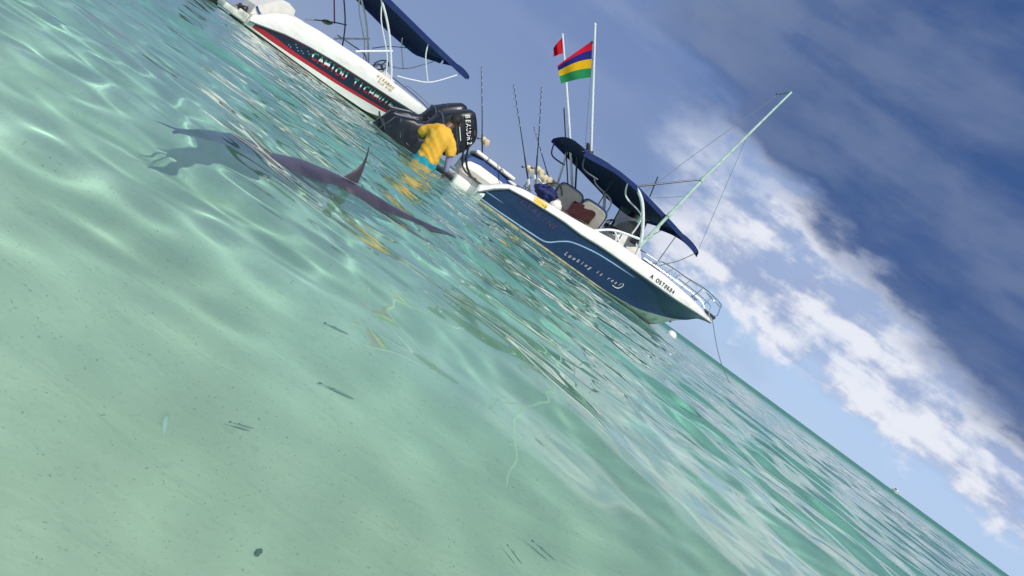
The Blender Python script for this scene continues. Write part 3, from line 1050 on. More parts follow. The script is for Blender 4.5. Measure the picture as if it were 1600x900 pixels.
    MB().loft([[pc + Vector((0, -.205 - d_, 0)) + e2 * (math.cos(q) * .055) + e1 * (math.sin(q) * .022) for q in [2 * math.pi * i / 12 for i in range(12)]] for d_ in (-.04, .03)]).build('grip_recess', M['rubber'], cowl)
    return e


outboard(-.34, .3)
outboard(.52, 1.1)
mb = MB()
mb.tube([(-.62, -.62, 1.0), (-.50, -.60, .72), (-.36, -.60, .45), (-.15, -.62, .30), (.12, -.7, .28), (.5, -.75, .34)], .020, 8)
mb.tube([(-.70, -.63, .98), (-.56, -.58, .70), (-.42, -.55, .42), (-.2, -.35, .30), (.1, -.2, .30)], .016, 8)
mb.build('engine_cable', M['cable'], boat)

# ------------------------------------------------------------------ the red and navy speedboat behind
boat2 = tag(empty('speedboat', (-9.03, 18.28, .085), R(38.8)),
            'white speedboat with navy side panel, red stripe and striped lettering under blue canopy', 'boat')
H2 = Hull(5.92, 1.0, 1.07, 3.0,
          [(0, .075), (.16, .12), (.8, .32), (1.4, .42), (2.13, .51), (3.0, .575), (3.69, .625), (4.87, .72), (5.92, .79)],
          [(0, .21), (.2, .38), (.42, .60), (.65, .73), (1.0, .81), (1.46, .88), (2.18, .93), (2.74, .98), (3.84, .99), (4.97, 1.0), (5.92, .90)],
          [(4.85, .05), (5.1, .28), (5.35, .5), (5.6, .68), (5.92, .76)],
          [(0, -.04), (2.6, -.05), (3.6, -.02), (4.8, .30), (5.92, .78)],
          [(0, -.26), (3.2, -.26), (4.2, -.18), (4.65, -.06)])
redlo = curve1([(0, .0), (.6, .0), (1.14, .02), (2.5, .10), (4.0, .24), (5.0, .42), (5.92, .775)])
redhi = curve1([(0, .07), (.3, .11), (.7, .135), (1.14, .12), (2.5, .18), (4.0, .315), (5.0, .48), (5.92, .78)])
H2.bottom().build('hull_bottom', M['bottom'], boat2)
H2.strip(lambda x: H2.sec(x)[2], lambda x: max(redlo(x), H2.sec(x)[2] + .004), 3, H2.xs()).build('hull_side', M['white'], boat2)
lo2 = lambda x: max(redlo(x), H2.sec(x)[2] + .004)
hi2 = lambda x: min(max(redhi(x), lo2(x) + .01), H2.sec(x)[4] - .004)
H2.strip(lo2, hi2, 2, H2.xs()).build('red_stripe', M['red'], boat2)
H2.strip(hi2, lambda x: H2.sec(x)[4], 5, H2.xs()).build('navy_panel', M['navy'], boat2)
ribbon_on('red_pinstripe', M['red'], boat2, H2, [(.35, .17), (.8, .285), (1.4, .385), (2.13, .475), (3.0, .54), (3.69, .59), (4.6, .67)], .009)
H2.gunwale().build('gunwale', M['white'], boat2)
H2.transom(top=.22).build('transom', M['dirtywhite'], boat2)
H2.rubrail(.017).build('rub_rail', M['rail'], boat2)
ribbon_on('grey_pinstripe', M['alum'], boat2, H2, [(.15, .15), (.8, .35), (1.4, .45), (2.13, .54), (3.0, .605), (3.69, .655), (4.87, .75)], .008, .010)
mb = MB()
mb.grid([[(x, (H2.hb(x) - .22) * k, .30) for k in (-1, 0, 1)] for x in np.linspace(.12, 4.2, 16)])
mb.build('cockpit_sole', M['greyhull'], boat2)
mb = MB()
mb.grid([[(x, max(H2.hb(x) - .18, .003) * k, max(H2.white(x), H2.sec(x)[4] + .03) + .05 * (1 - k * k)) for k in (-1, -.6, -.2, .2, .6, 1)] for x in np.linspace(3.9, 5.9, 20)])
mb.grid([[(3.9, (H2.hb(3.9) - .18) * k, z) for k in (-1, 0, 1)] for z in (.30, H2.white(3.9) + .04)])
mb.build('foredeck', M['white'], boat2)
plat = MB().box((-.30, 0, .05), (.58, 1.7, .16), bev=.04, seg=3)
plat.box((-.10, -.80, .13), (.34, .12, .14), bev=.03)
pl = plat.build('swim_platform', M['dirtywhite'], boat2)
MB().box((-.16, -.62, .145), (.14, .10, .016), bev=.004).build('vent', M['rubber'], pl)
mb = MB().loft([[(x, y, z) for x, z in ((.02, .22), (.02, .46), (.16, .60), (.40, .90), (.60, .97), (.80, .92), (.86, .74), (.80, .36), (.3, .22))] for y in (-.62, -.5, .3, .62)])
sb2 = mb.build('stern_seat', M['vinylwhite'], boat2)
MB().tube([(.04, -.64, .46), (.22, -.645, .36), (.5, -.645, .44), (.7, -.66, .60)], .022, 8).lathe([(.035, -.03), (.035, .03)], (.70, -.66, .60), (.3, 0, 1), 8).build('trim_cord', M['vinylblue'], sb2)
eng = empty('outboard_motor')
eng.parent = boat2
MB().loft([[(x + a * k, y * k + .1, z) for a, y in ((-.3, -.18), (.25, -.2), (.25, .2), (-.3, .18))] for x, z, k in ((-.72, -.1, .7), (-.76, .18, 1.0), (-.80, .48, 1.05), (-.78, .62, .8))]).build('cowl', M['black'], eng)
mb = MB().box((-.72, .1, -.25), (.20, .14, .5), bev=.03)
mb.build('leg', M['black2'], eng)
mb = MB()
for i, (x, y, z) in enumerate(((-.05, -.45, .20), (-.12, -.3, .24), (-.02, -.2, .22), (-.2, -.4, .20), (-.15, -.1, .26))):
    mb.lathe([(.03, -.05), (.05, 0), (.03, .06)], (x, y, z), (.2 * i, 1, .3), 8)
mb.tube([(-.3, -.5, .2), (-.1, -.4, .3), (.0, -.2, .28), (.05, .1, .4)], .018, 6)
mb.build('steering_link', M['rubber'], boat2)
# wheel, screen, rails
wc, wn = Vector((3.40, -.30, 1.18)), Vector((-1, -.35, .6)).normalized()
wa, wb = wn.orthogonal().normalized(), wn.cross(wn.orthogonal().normalized())
mb = MB().tube([wc + (wa * math.cos(q) + wb * math.sin(q)) * .20 for q in [2 * math.pi * i / 16 for i in range(17)]], .020, 6, smooth=False)
for q in (.5, 2.6, 4.7):
    mb.tube([wc, wc + (wa * math.cos(q) + wb * math.sin(q)) * .20], .016, 6)
mb.tube([wc, wc - wn * .22], .035, 8)
mb.build('steering_wheel', M['rubber'], boat2)
MB().loft([[(3.42, y, .3), (3.40, y, .98), (3.55, y, 1.12), (3.85, y, 1.05), (4.0, y, .3)] for y in (-.55, -.2, .2, .5)]).build('console', M['white'], boat2)
for sg in (-1, 1):
    MB().tube([(3.62, sg * .92, .95), (3.42, sg * .91, 1.25), (2.80, sg * .9, 1.95), (2.20, sg * .88, 2.42), (2.0, sg * .88, 2.45)], .030, 8).build('frame_arch', M['alum'], boat2)
    MB().tube([(3.45, sg * .90, .95), (3.15, sg * .90, 1.42), (2.55, sg * .88, 1.98), (2.30, sg * .86, 2.34)], .018, 8).build('frame_tube', M['alum'], boat2)
    MB().tube([(2.42, sg * .93, 1.02), (2.55, sg * .92, 1.12), (3.20, sg * .9, 1.60)], .026, 8).build('side_rail', M['alum'], boat2)
    MB().tube([(3.67, sg * .90, 1.18), (4.10, sg * .90, 1.36), (4.56, sg * .89, 1.62), (5.08, sg * .88, 2.24)], .016, 8).build('front_stay', M['alum'], boat2)
    MB().tube([(3.86, sg * .88, 2.36), (4.02, sg * .88, 2.02), (4.45, sg * .9, 1.56)], .018, 8).build('canopy_strut', M['alum'], boat2)
    MB().tube([(4.05, sg * .78, 1.02), (4.20, sg * .72, 1.15), (5.1, sg * .40, 1.12), (5.5, sg * .22, 1.05)], .012, 8).build('bow_rail', M['steel'], boat2)
MB().tube([(3.25, .5, 1.42), (3.6, .5, 1.74), (4.3, .85, 2.12)], .012, 6).build('far_stay', M['darktube'], boat2)
mb = MB().tube([(2.67, .8, 1.0), (2.40, .8, 1.5), (1.95, .8, 2.05), (1.7, .8, 2.3)], .020, 8)
mb.tube([(1.5, .8, .95), (1.78, .8, 1.14), (2.2, .8, 1.38), (2.45, .8, 1.50)], .016, 8)
mb.build('ski_frame', M['darktube'], boat2)
MB().tube([(2.20, .9, 1.34), (1.75, .9, 1.95), (1.5, .9, 2.3)], .020, 8).build('red_pole', M['red'], boat2)
MB().tube([(2.10, -.1, 1.10), (2.5, -.1, 1.13), (2.95, -.1, 1.14), (3.1, -.1, 1.02)], .016, 8).build('screen_edge', M['darktube'], boat2)
near2 = curve1([(1.5, 2.50), (2.3, 2.53), (3.9, 2.43), (5.30, 2.37)], .5)
far2 = curve1([(1.5, 2.36), (2.36, 2.30), (3.56, 2.19), (4.53, 2.17), (5.30, 2.46)], .4)
rt_, rb_ = [], []
for x in np.linspace(1.4, 5.30, 28):
    row = [(x, k * .93, near2(x) + (far2(x) - near2(x)) * (k + 1) / 2 + .10 * (1 - k * k)) for k in np.linspace(-1, 1, 13)]
    rt_.append(row)
    rb_.append([(a, b, c_ - .014) for a, b, c_ in row])
mb = MB().grid(rt_)
mb.grid(rb_, flip=True)
for side_ in (0, 12):
    mb.grid([[r_[side_] for r_ in rt_], [r_[side_] for r_ in rb_]])
mb.grid([rt_[0], rb_[0]]).grid([rt_[-1], rb_[-1]])
can2 = mb.build('canopy', M['canvas'], boat2)
mb = MB()
for side_ in (0, 12):
    mb.grid([[Vector(r_[side_]) + Vector((0, (.006 if side_ else -.006), dz)) for r_ in rt_] for dz in (.014, -.06, -.13)])
mb.grid([[Vector(p) + Vector((dx, 0, dz)) for p in rt_[-1]] for dx, dz in ((.0, .012), (.05, -.03), (.06, -.10))])
mb.build('valance', M['canvas2'], can2)
letters('CAMIOU TICHMUINI', H2.place(1.58, 4.25, lambda q: .225 + .20 * q), 16, M['bands'], boat2, .27, bold=.03, width=.78)
letters('KERAMAN', H2.place(3.15, 3.75, lambda q: .845), 7, M['letterochre'], boat2, .11, shear=.3, bold=.004)
letters('BLUE BIRD', H2.place(3.25, 3.72, lambda q: .76), 9, M['letterochre'], boat2, .08, shear=.3, bold=.004)
mb = MB()
rng = random.Random(5)
for i in range(14):
    x = .75 + i * .062
    z = H2.sec(x)[4] - .10 - rng.random() * .12
    if z > redhi(x) + .02:
        y_ = -H2.y_at(x, z) - .006
        mb.add([(x, y_, z), (x + .022, y_, z + .005), (x + .014, y_, z + .024), (x - .006, y_, z + .02)], [(0, 1, 2, 3)])
mb.build('star_specks', M['cyan'], boat2)['kind'] = 'stuff'
bird = MB().lathe([(.004, -.16), (.05, -.09), (.065, 0), (.05, .08), (.004, .17)], (2.02, .9, 1.33), (.9, 0, .35), 10)
bird.build('green_bundle', mat('green_cloth', (.19, .24, .02), .8, var=.5, vscale=14), None)
gb = bpy.data.objects['green_bundle']
gb.matrix_world = Matrix.Translation((-9.03, 18.28, 0)) @ Matrix.Rotation(R(38.8), 4, 'Z')
tag(gb, 'small yellow-green cloth bundle tied to the rear frame of the white speedboat', 'bundle')

# ------------------------------------------------------------------ flags on the blue boat
B1M = Matrix.Translation((-1.902, 14.464, 0)) @ Matrix.Rotation(R(23.4), 4, 'Z')


def flag(name, c00, c10, c11, c01, mats, bands, nu, amp, label, fold=0.0):
    """corners hoist-top, hoist-bottom, fly-bottom, fly-top in the boat's frame; each band is a part"""
    e = empty(name)
    e.matrix_world = B1M
    tag(e, label, 'flag')

    def pt(u_, v_):
        v_ = v_ ** (1 + fold * u_)
        a = Vector(c00).lerp(Vector(c10), v_)
        b = Vector(c01).lerp(Vector(c11), v_)
        p = a.lerp(b, u_)
        w_ = math.sin(u_ * 7.5 + v_ * 1.4) * amp * u_ ** .6
        return p + Vector((.35 * w_, w_, .10 * math.sin(u_ * 3.14) * amp * 4 + .25 * w_))
    for i in range(bands):
        mb_ = MB()
        for d_ in (0, .004):
            mb_.grid([[pt(k / nu, (i + j / 4) / bands) + Vector((0, d_, 0)) for j in range(5)] for k in range(nu + 1)], flip=bool(d_))
        mb_.build('stripe', mats[i], e)
    return e


fm = [fabric('flag_red', (.62, .02, .045), .35), fabric('flag_blue', (.03, .03, .22), .3), fabric('flag_yellow', (.78, .50, .02), .4), fabric('flag_green', (.03, .27, .10), .35)]
flag('flag', (.41, -.03, 3.65), (.80, -.03, 3.12), (.38, -.10, 2.66), (.12, -.10, 2.86), fm, 4, 26, .055,
     'four-banded flag in red, blue, yellow and green flying from the tallest white staff', fold=.9)
flag('pennant', (.13, .80, 3.52), (.33, .80, 3.28), (.20, .74, 3.10), (.10, .76, 3.24), [fm[0]], 1, 16, .05,
     'small red flag hanging at the top of the rear white staff')

# ------------------------------------------------------------------ fishing rods standing in their holders
def rod(base, tip, reel_at, label, cat='fishing rod', big=1.0):
    e = empty('fishing_rod')
    e.matrix_world = B1M
    tag(e, label, cat, 'rods standing on the blue boat')
    b, t_ = Vector(base), Vector(tip)
    d_ = (t_ - b)
    ln = d_.length
    d_.normalize()
    bend = Vector((.03, 0, -.02))
    MB().tube([b + d_ * ln * .25, b + d_ * ln * .6 + bend * .5, t_], [.012, .009, .006], 6).build('blank', M['rod'], e)
    MB().tube([b, b + d_ * ln * .30], [.018, .015], 8, smooth=False).build('handle', M['rod'], e)
    wr = MB()
    gd = MB()
    side_ = d_.cross(Vector((0, 1, 0))).normalized()
    for k in (.62, .72, .80, .87, .93, .98):
        p = b + d_ * ln * k + bend * k * .5
        wr.tube([p - d_ * .014, p + d_ * .014], .011, 6)
        gd.tube([p, p + side_ * .035, p + side_ * .035 + d_ * .02], .004, 4, smooth=False)
    wr.build('wrap', M['wrap'], e)['kind'] = 'stuff'
    gd.build('line_guide', M['steel'], e)['kind'] = 'stuff'
    c_ = b + d_ * ln * reel_at + side_ * -.06 * big
    ax = Vector((.55, -.75, -.1))
    rl = MB().lathe([(.02, -.075 * big), (.062 * big, -.07 * big), (.066 * big, -.05 * big), (.058 * big, -.03 * big), (.058 * big, .03 * big), (.066 * big, .05 * big), (.060 * big, .07 * big), (.02, .078 * big)], c_, ax, 14).build('reel', M['cream'], e)
    cr = MB().tube([c_ + ax.normalized() * -.08 * big, c_ + ax.normalized() * -.11 * big, c_ + ax.normalized() * -.11 * big + Vector((-.05, 0, -.05))], .010, 6, smooth=False)
    cr.lathe([(.012, -.02), (.018, 0), (.012, .02)], c_ + ax.normalized() * -.125 * big + Vector((-.05, 0, -.05)), ax, 8)
    cr.build('crank', M['rubber'], rl)
    MB().box(b + d_ * ln * reel_at - side_ * .01, (.035, .035, .08), (0, -.5, 0), .008).build('reel_foot', M['rubber'], rl)
    return e


rod((.32, .90, .66), (-.80, .90, 2.10), .22, 'dark fishing rod with cream reel standing alone beside the outboards', big=1.1)
rod((1.22, .30, .80), (-.24, .30, 2.15), .17, 'black fishing rod leaning farthest aft of the three behind the helm seat')
rod((1.06, -.30, .90), (.05, -.30, 2.36), .13, 'tall upright black fishing rod in the middle of the three behind the helm seat', big=1.1)
rod((1.45, -.20, 1.0), (.41, -.20, 1.72), .10, 'short fishing rod with a silver tip crossing behind the two taller rods', big=.9)
rk = MB()
for p in ((1.22, .30, .80), (1.06, -.30, .90), (1.45, -.20, 1.0)):
    pv = Vector(p)
    rk.tube([pv + Vector((.08, 0, -.1)), pv + Vector((-.12, 0, .12))], .030, 8)
rk.tube([(1.2, -.5, .62), (1.2, -.48, 1.0), (1.2, .5, 1.0), (1.2, .52, .62)], .018, 8, smooth=False)
rk.build('rod_rack', M['alum'], boat)
spare = MB().lathe([(.02, -.08), (.07, -.07), (.075, -.045), (.06, -.02), (.06, .02), (.075, .045), (.07, .07), (.02, .08)], (1.18, -.38, 1.09), (.6, -.7, .1), 16)
spare.lathe([(.02, -.07), (.06, -.06), (.06, .06), (.02, .07)], (1.08, -.42, 1.06), (.6, -.7, .1), 14)
spare.tube([(1.18, -.45, 1.03), (1.12, -.45, .98), (1.0, -.42, 1.0)], .016, 6)
o_ = spare.build('fishing_reel', M['cream'], None)
o_.matrix_world = B1M
tag(o_, 'pair of cream fishing reels sitting on the rack between the rods', 'reel')
# bag and towel
bm_ = bmesh.new()
bmesh.ops.create_icosphere(bm_, subdivisions=4, radius=1.0)
rng = np.random.default_rng(3)
for v in bm_.verts:
    p = v.co
    k = 1 + .10 * math.sin(p.x * 5 + p.z * 3) + .08 * math.sin(p.y * 7 - p.x * 4) + .05 * math.sin(p.z * 11 + p.y * 5)
    v.co = Vector((p.x * .24 * k, p.y * .26 * k, (abs(p.z) ** .8) * math.copysign(.14, p.z) * k))
me = bpy.data.meshes.new('bag')
bm_.to_mesh(me)
bm_.free()
me.polygons.foreach_set('use_smooth', [True] * len(me.polygons))
me.materials.append(M['bluebag'])
bag = bpy.data.objects.new('bag', me)
COL.objects.link(bag)
bag.matrix_world = B1M @ Matrix.Translation((1.30, -.45, .88))
tag(bag, 'crumpled royal blue bag lying under the rods behind the helm seat', 'bag')
MB().tube([(-.2, -.2, .12), (0, -.25, .26), (.2, -.2, .12)], .018, 6).build('bag_strap', M['rubber'], bag)
sk = MB().loft([[(1.52 + x * k, -.62 + y * k, .78 + z) for x, y in [(math.cos(q) * .16, math.sin(q) * .14) for q in [2 * math.pi * i / 14 for i in range(14)]]] for z, k in ((-.14, .6), (-.08, .8), (.02, .85), (.07, .65), (.10, .35), (.12, .4), (.13, .15))])
sk_o = sk.build('sack', M['vinylwhite'], None)
sk_o.matrix_world = B1M
tag(sk_o, 'small white sack beside the blue bag behind the gunwale', 'sack')
tw = MB()
for d_ in (0, .02):
    tw.grid([[(u_, d_ + .015 * math.sin(u_ * 20 + v_ * 9), -.30 * v_ + .03 * math.sin(u_ * 9)) for v_ in np.linspace(0, 1, 8)] for u_ in np.linspace(-.26, .26, 12)])
towel = tw.build('towel', M['maroon'], None)
towel.matrix_world = B1M @ Matrix.Translation((2.16, -.36, 1.15)) @ Matrix.Rotation(R(-42), 4, 'Z') @ Matrix.Rotation(R(-10), 4, 'X')
tag(towel, 'dark maroon towel hung over the back of the helm seat', 'towel')
# mooring line from the bow down into the sea
bow = B1M @ Vector((6.36, 0, .93))
tip = B1M @ Vector((8.32, 0, -.15))
pts = [bow.lerp(tip, k) + Vector((0, 0, -.16 * math.sin(math.pi * k))) for k in np.linspace(0, 1, 12)]
o_ = MB().tube(pts, .008, 6).build('mooring_line', M['rope'], None)
tag(o_, 'thin grey mooring line running from the blue boat\'s bow into the sea', 'rope')
# floats
fl = MB().lathe([(.01, -.10), (.16, -.09), (.235, 0), (.225, .08), (.17, .16), (.09, .21), (.01, .225)], (0, 0, 0), (0.1, 0, 1), 20)
o_ = fl.build('buoy', M['buoy'], None)
o_.location = (5.40, 26.6, .01)
o_.scale = (.8, .8, .75)
tag(o_, 'white round mooring buoy floating just beyond the blue boat\'s bow', 'buoy')
MB().lathe([(.238, -.02), (.246, .0), (.238, .02)], (0, 0, -.03), (0.1, 0, 1), 20).build('waterline_band', M['bottom'], o_)
MB().tube([(.02, -.03, .21), (.02, 0, .27), (.02, .03, .21)], .012, 6).build('ring', M['steel'], o_)
fb = empty('motorboat', (146, 262, 0), R(35))
tag(fb, 'tiny white motorboat far off on the horizon', 'boat')
MB().loft([[(x, -w, .7), (x, -w * .7, -.1), (x, w * .7, -.1), (x, w, .7)] for x, w in ((-1.6, .8), (.6, .85), (1.8, .5), (2.4, .04))]).build('hull', M['white'], fb)
MB().box((-.2, 0, 1.05), (1.1, 1.1, .75), bev=.1).build('cabin', M['white'], fb)
MB().box((-.2, 0, 1.15), (1.14, 1.0, .25), bev=.02).build('window', M['navy'], fb)

# ------------------------------------------------------------------ the person wading at the outboards
def skinned(name, pts, edges, m_, parent=None, sub=2, root=0):
    """pts: (x, y, z, radius_a, radius_b)"""
    me_ = bpy.data.meshes.new(name)
    me_.from_pydata([p[:3] for p in pts], edges, [])
    o = bpy.data.objects.new(name, me_)
    COL.objects.link(o)
    md = o.modifiers.new('skin', 'SKIN')
    md.use_smooth_shade = True
    for i, p in enumerate(pts):
        o.data.skin_vertices[0].data[i].radius = (p[3], p[4] if len(p) > 4 else p[3])
        o.data.skin_vertices[0].data[i].use_root = i == root
    o.modifiers.new('sub', 'SUBSURF').levels = sub
    o.modifiers['sub'].render_levels = sub
    bpy.context.view_layer.update()
    new = bpy.data.meshes.new_from_object(o.evaluated_get(bpy.context.evaluated_depsgraph_get()))
    o.modifiers.clear()
    old = o.data
    o.data = new
    bpy.data.meshes.remove(old)
    new.name = name
    new.materials.clear()
    new.materials.append(m_)
    new.polygons.foreach_set('use_smooth', [True] * len(new.polygons))
    o.parent = parent
    return o


PX, PY = -2.34, 12.3
man = tag(empty('person', (PX, PY, -1.03)), 'person in orange T-shirt and teal shorts standing waist-deep beside the outboards, seen from behind', 'person')
OZ = 1.0                                     # the water stands a metre above the sand here
# skeleton, relative to the feet; seen from behind, leaning a little to the left, head turned to the engines
P_ = [(.02, .02, .96, .15, .12),             # 0 pelvis
      (.015, .03, 1.10, .14, .105),          # 1 waist
      (-.005, .03, 1.28, .15, .11),          # 2 ribs
      (-.02, .05, 1.43, .135, .10),          # 3 chest
      (-.02, .09, 1.56, .065, .065),         # 4 neck base
      (-.015, .13, 1.625, .056, .058),          # 5 neck
      (-.005, .18, 1.69, .078, .088),          # 6 head low
      (.008, .205, 1.76, .082, .10),         # 7 head mid
      (.014, .20, 1.825, .066, .082),       # 8 crown
      (.14, .05, 1.45, .058, .058),          # 9 right shoulder
      (.225, .06, 1.365, .052, .052),         # 10 right upper arm
      (.28, .08, 1.23, .045, .045),         # 11 right elbow
      (.325, .12, 1.10, .038, .036),          # 12 forearm
      (.345, .16, 1.01, .029, .026),         # 13 wrist
      (-.165, .06, 1.45, .060, .060),        # 14 left shoulder
      (-.26, .10, 1.375, .052, .052),         # 15 left upper arm
      (-.325, .20, 1.24, .044, .044),        # 16 left elbow
      (-.25, .38, 1.28, .037, .036),         # 17 left forearm
      (-.13, .50, 1.34, .029, .026),         # 18 left wrist
      (.10, .02, .86, .10, .10), (.12, .04, .50, .072, .075), (.12, .0, .12, .045, .05), (.13, .10, .03, .045, .035),     # 19-22 right leg
      (-.10, .02, .86, .10, .10), (-.12, .06, .50, .072, .075), (-.13, .02, .12, .045, .05), (-.13, .12, .03, .045, .035)]   # 23-26 left leg
E_ = [(0, 1), (1, 2), (2, 3), (3, 4), (4, 5), (5, 6), (6, 7), (7, 8), (3, 9), (9, 10), (10, 11), (11, 12), (12, 13), (3, 14), (14, 15), (15, 16), (16, 17), (17, 18),
      (0, 19), (19, 20), (20, 21), (21, 22), (0, 23), (23, 24), (24, 25), (25, 26)]


def hand(base, d_, spread, curl):
    """five unequal fingers rooted in a palm"""
    b = Vector(base)
    d_ = Vector(d_).normalized()
    s_ = Vector(spread).normalized()
    c_ = Vector(curl).normalized()
    palm = b + d_ * .055
    out_ = [((*b, .026, .020)), ((*palm, .034, .017))]
    ed = [(0, 1)]
    for k, ln in ((-.028, .060), (-.010, .072), (.010, .076), (.028, .066)):
        i = len(out_)
        k0 = palm + d_ * .030 + s_ * k
        out_ += [(*k0, .0105, .0105), (*(k0 + d_ * ln * .5 + c_ * .010), .0095, .0095), (*(k0 + d_ * ln * .8 + c_ * .035), .0080, .0080)]
        ed += [(1, i), (i, i + 1), (i + 1, i + 2)]
    i = len(out_)
    t0 = b + d_ * .025 - s_ * .034
    out_ += [(*t0, .012, .012), (*(t0 + d_ * .03 - s_ * .018 + c_ * .01), .0105, .0105), (*(t0 + d_ * .06 - s_ * .020 + c_ * .03), .0085, .0085)]
    ed += [(0, i), (i, i + 1), (i + 1, i + 2)]
    return out_, ed


body_o = skinned('body', P_, E_, M['skin'], man)
hp, he = hand((.345, .16, 1.01), (.30, .22, -1), (.6, .7, .2), (-.5, .8, 0))
hand_r = skinned('hand', hp, he, M['skin'], man, 1)
hp, he = hand((-.13, .50, 1.34), (.5, 1, .3), (.8, -.4, .1), (.1, .2, -1))
hand_l = skinned('hand', hp, he, M['skin'], man, 1)


def cloth(name, trunk, limbs, m_, tilt=0.0, folds=1.0):
    """trunk rings (x, y, z, rx, ry) and limb chains (x, y, z, r), fused into one smooth surface"""
    mb_ = MB()
    mb_.loft([[(x + math.cos(q) * rx, y + math.sin(q) * ry, z + (tilt * math.cos(q) if k < 2 else 0)) for q in [2 * math.pi * i_ / 28 for i_ in range(28)]] for k, (x, y, z, rx, ry) in enumerate(trunk)])
    for ch in limbs:
        mb_.tube([c_[:3] for c_ in ch], [c_[3] for c_ in ch], 16)
    o = mb_.build(name, m_, man)
    md = o.modifiers.new('fuse', 'REMESH')
    md.mode = 'VOXEL'
    md.voxel_size = .011
    md.use_smooth_shade = True
    sm = o.modifiers.new('smooth', 'SMOOTH')
    sm.factor, sm.iterations = .5, 4
    bpy.context.view_layer.update()
    new = bpy.data.meshes.new_from_object(o.evaluated_get(bpy.context.evaluated_depsgraph_get()))
    o.modifiers.clear()
    o.data = new
    new.materials.clear()
    new.materials.append(m_)
    for v in new.vertices:                   # folds drawn from the shoulders to the hem
        p = v.co
        low = max(0, min(1, (1.36 - p.z) * 3.5))
        k = .0045 * math.sin(p.x * 26 + p.z * 22 + 2.0 * math.sin(p.z * 9)) + .006 * low * math.sin(p.z * 60 + p.x * 16 + 2.5 * math.sin(p.x * 11 + p.y * 9)) + .0035 * math.sin(p.x * 60 - p.z * 12)
        v.co += v.normal * k * folds
    new.polygons.foreach_set('use_smooth', [True] * len(new.polygons))
    return o


shirt = cloth('shirt', [(.02, .02, .995, .186, .150), (.018, .02, 1.07, .172, .142), (0, .02, 1.2, .165, .138), (-.015, .03, 1.32, .178, .142), (-.02, .04, 1.42, .195, .146), (-.025, .05, 1.49, .195, .142), (-.03, .06, 1.545, .155, .120), (-.025, .08, 1.58, .095, .090), (-.02, .09, 1.595, .07, .07)],
              [[(.11, .05, 1.46, .086), (.215, .06, 1.375, .080), (.275, .07, 1.27, .078)], [(-.15, .06, 1.46, .086), (-.255, .09, 1.38, .080), (-.315, .13, 1.29, .076)]], M['shirt'], tilt=.035)
sl = [(.25, .065, 1.32, .058, .058), (.28, .085, 1.22, .054, .054), (.325, .12, 1.10, .047, .045), (.341, .15, 1.03, .040, .036)]
skinned('arm_sleeve', sl, [(0, 1), (1, 2), (2, 3)], M['sleeve'], man)
shorts = cloth('shorts', [(.02, .02, 1.08, .172, .135), (.02, .02, 1.0, .190, .152), (.01, .02, .92, .205, .165), (0, .02, .82, .20, .16)],
               [[(.10, .02, .85, .12), (.12, .03, .72, .115), (.125, .04, .58, .11)], [(-.10, .02, .85, .12), (-.12, .04, .72, .115), (-.125, .05, .58, .11)]], M['shorts'], folds=.6)
# head details: cropped hair, ears, nose, brow
hr = MB()
hc, rr = Vector((.010, .19, 1.768)), Vector((.088, .108, .102))
g = []
for i in range(13):
    th = math.pi * .62 * i / 12
    g.append([hc + Vector((rr.x * math.sin(th) * math.cos(q), rr.y * math.sin(th) * math.sin(q) - .02 * th, rr.z * math.cos(th) * (1 if i < 9 else .92))) for q in [2 * math.pi * j / 24 for j in range(24)]])
hr.grid(g, close=True)
hr.build('hair', M['hair'], man)
for sx_ in (-1, 1):
    MB().loft([[hc + Vector((sx_ * (.083 + d_), .01 + math.cos(q) * .024 * k, -.035 + math.sin(q) * .034 * k)) for q in [2 * math.pi * j / 10 for j in range(10)]] for d_, k in ((-.01, .8), (.008, 1.0), (.016, .7))]).build('ear', M['skin'], man)
fc = MB().loft([[hc + Vector((x * k, .095 + y, -.045 + z)) for x, z in ((-.018, -.02), (.018, -.02), (.010, .03), (-.010, .03))] for y, k in ((-.01, 1.0), (.018, .6), (.026, .25))])
fc.box(hc + Vector((0, .098, .005)), (.11, .02, .02), bev=.008)
fc.box(hc + Vector((0, .088, -.085)), (.05, .02, .014), bev=.006)
fc.build('face', M['skin'], man)
man.scale = (1.06, 1.06, 1.08)
for o in (body_o, shirt, shorts, hand_r):
    o.cycles.is_caustics_receiver = True

# ------------------------------------------------------------------ the long billfish at the surface
fish_m, t = new_mat('billfish_skin')
P = t.n('ShaderNodeTexCoord').outputs['Object']
n1 = t.noise(P, 9, 5, .6, .4)
n2 = t.noise(P, 60, 3, .6)
sp = t.n('ShaderNodeSeparateXYZ')
t.put(sp.inputs[0], P)
back = t.mix(t.ramp(n1, .35, .7), (.070, .058, .078), (.040, .036, .052))
side_c = t.mix(t.ramp(n1, .4, .65), (.085, .085, .12), (.055, .055, .085))
c = t.mix(t.ramp(sp.outputs[2], -.06, .012), side_c, back)
c = t.mix(t.math('MULTIPLY', t.ramp(n2, .5, .75), .3), c, (.05, .045, .075))
bs = t.n('ShaderNodeBsdfPrincipled')
t.put(bs.inputs['Base Color'], c)
bs.inputs['Roughness'].default_value = .30
t.put(t.n('ShaderNodeOutputMaterial').inputs[0], bs.outputs[0])
M['fin'] = mat('billfish_fin', (.060, .046, .062), .45, var=.5, vscale=25, col2=(.11, .08, .09))

fish = tag(empty('billfish', (-.60, 2.05, 0)), 'long purple-grey fish lying at the water surface, one tall curved fin raised', 'fish')
FO = Vector((-.60, 2.05, 0))
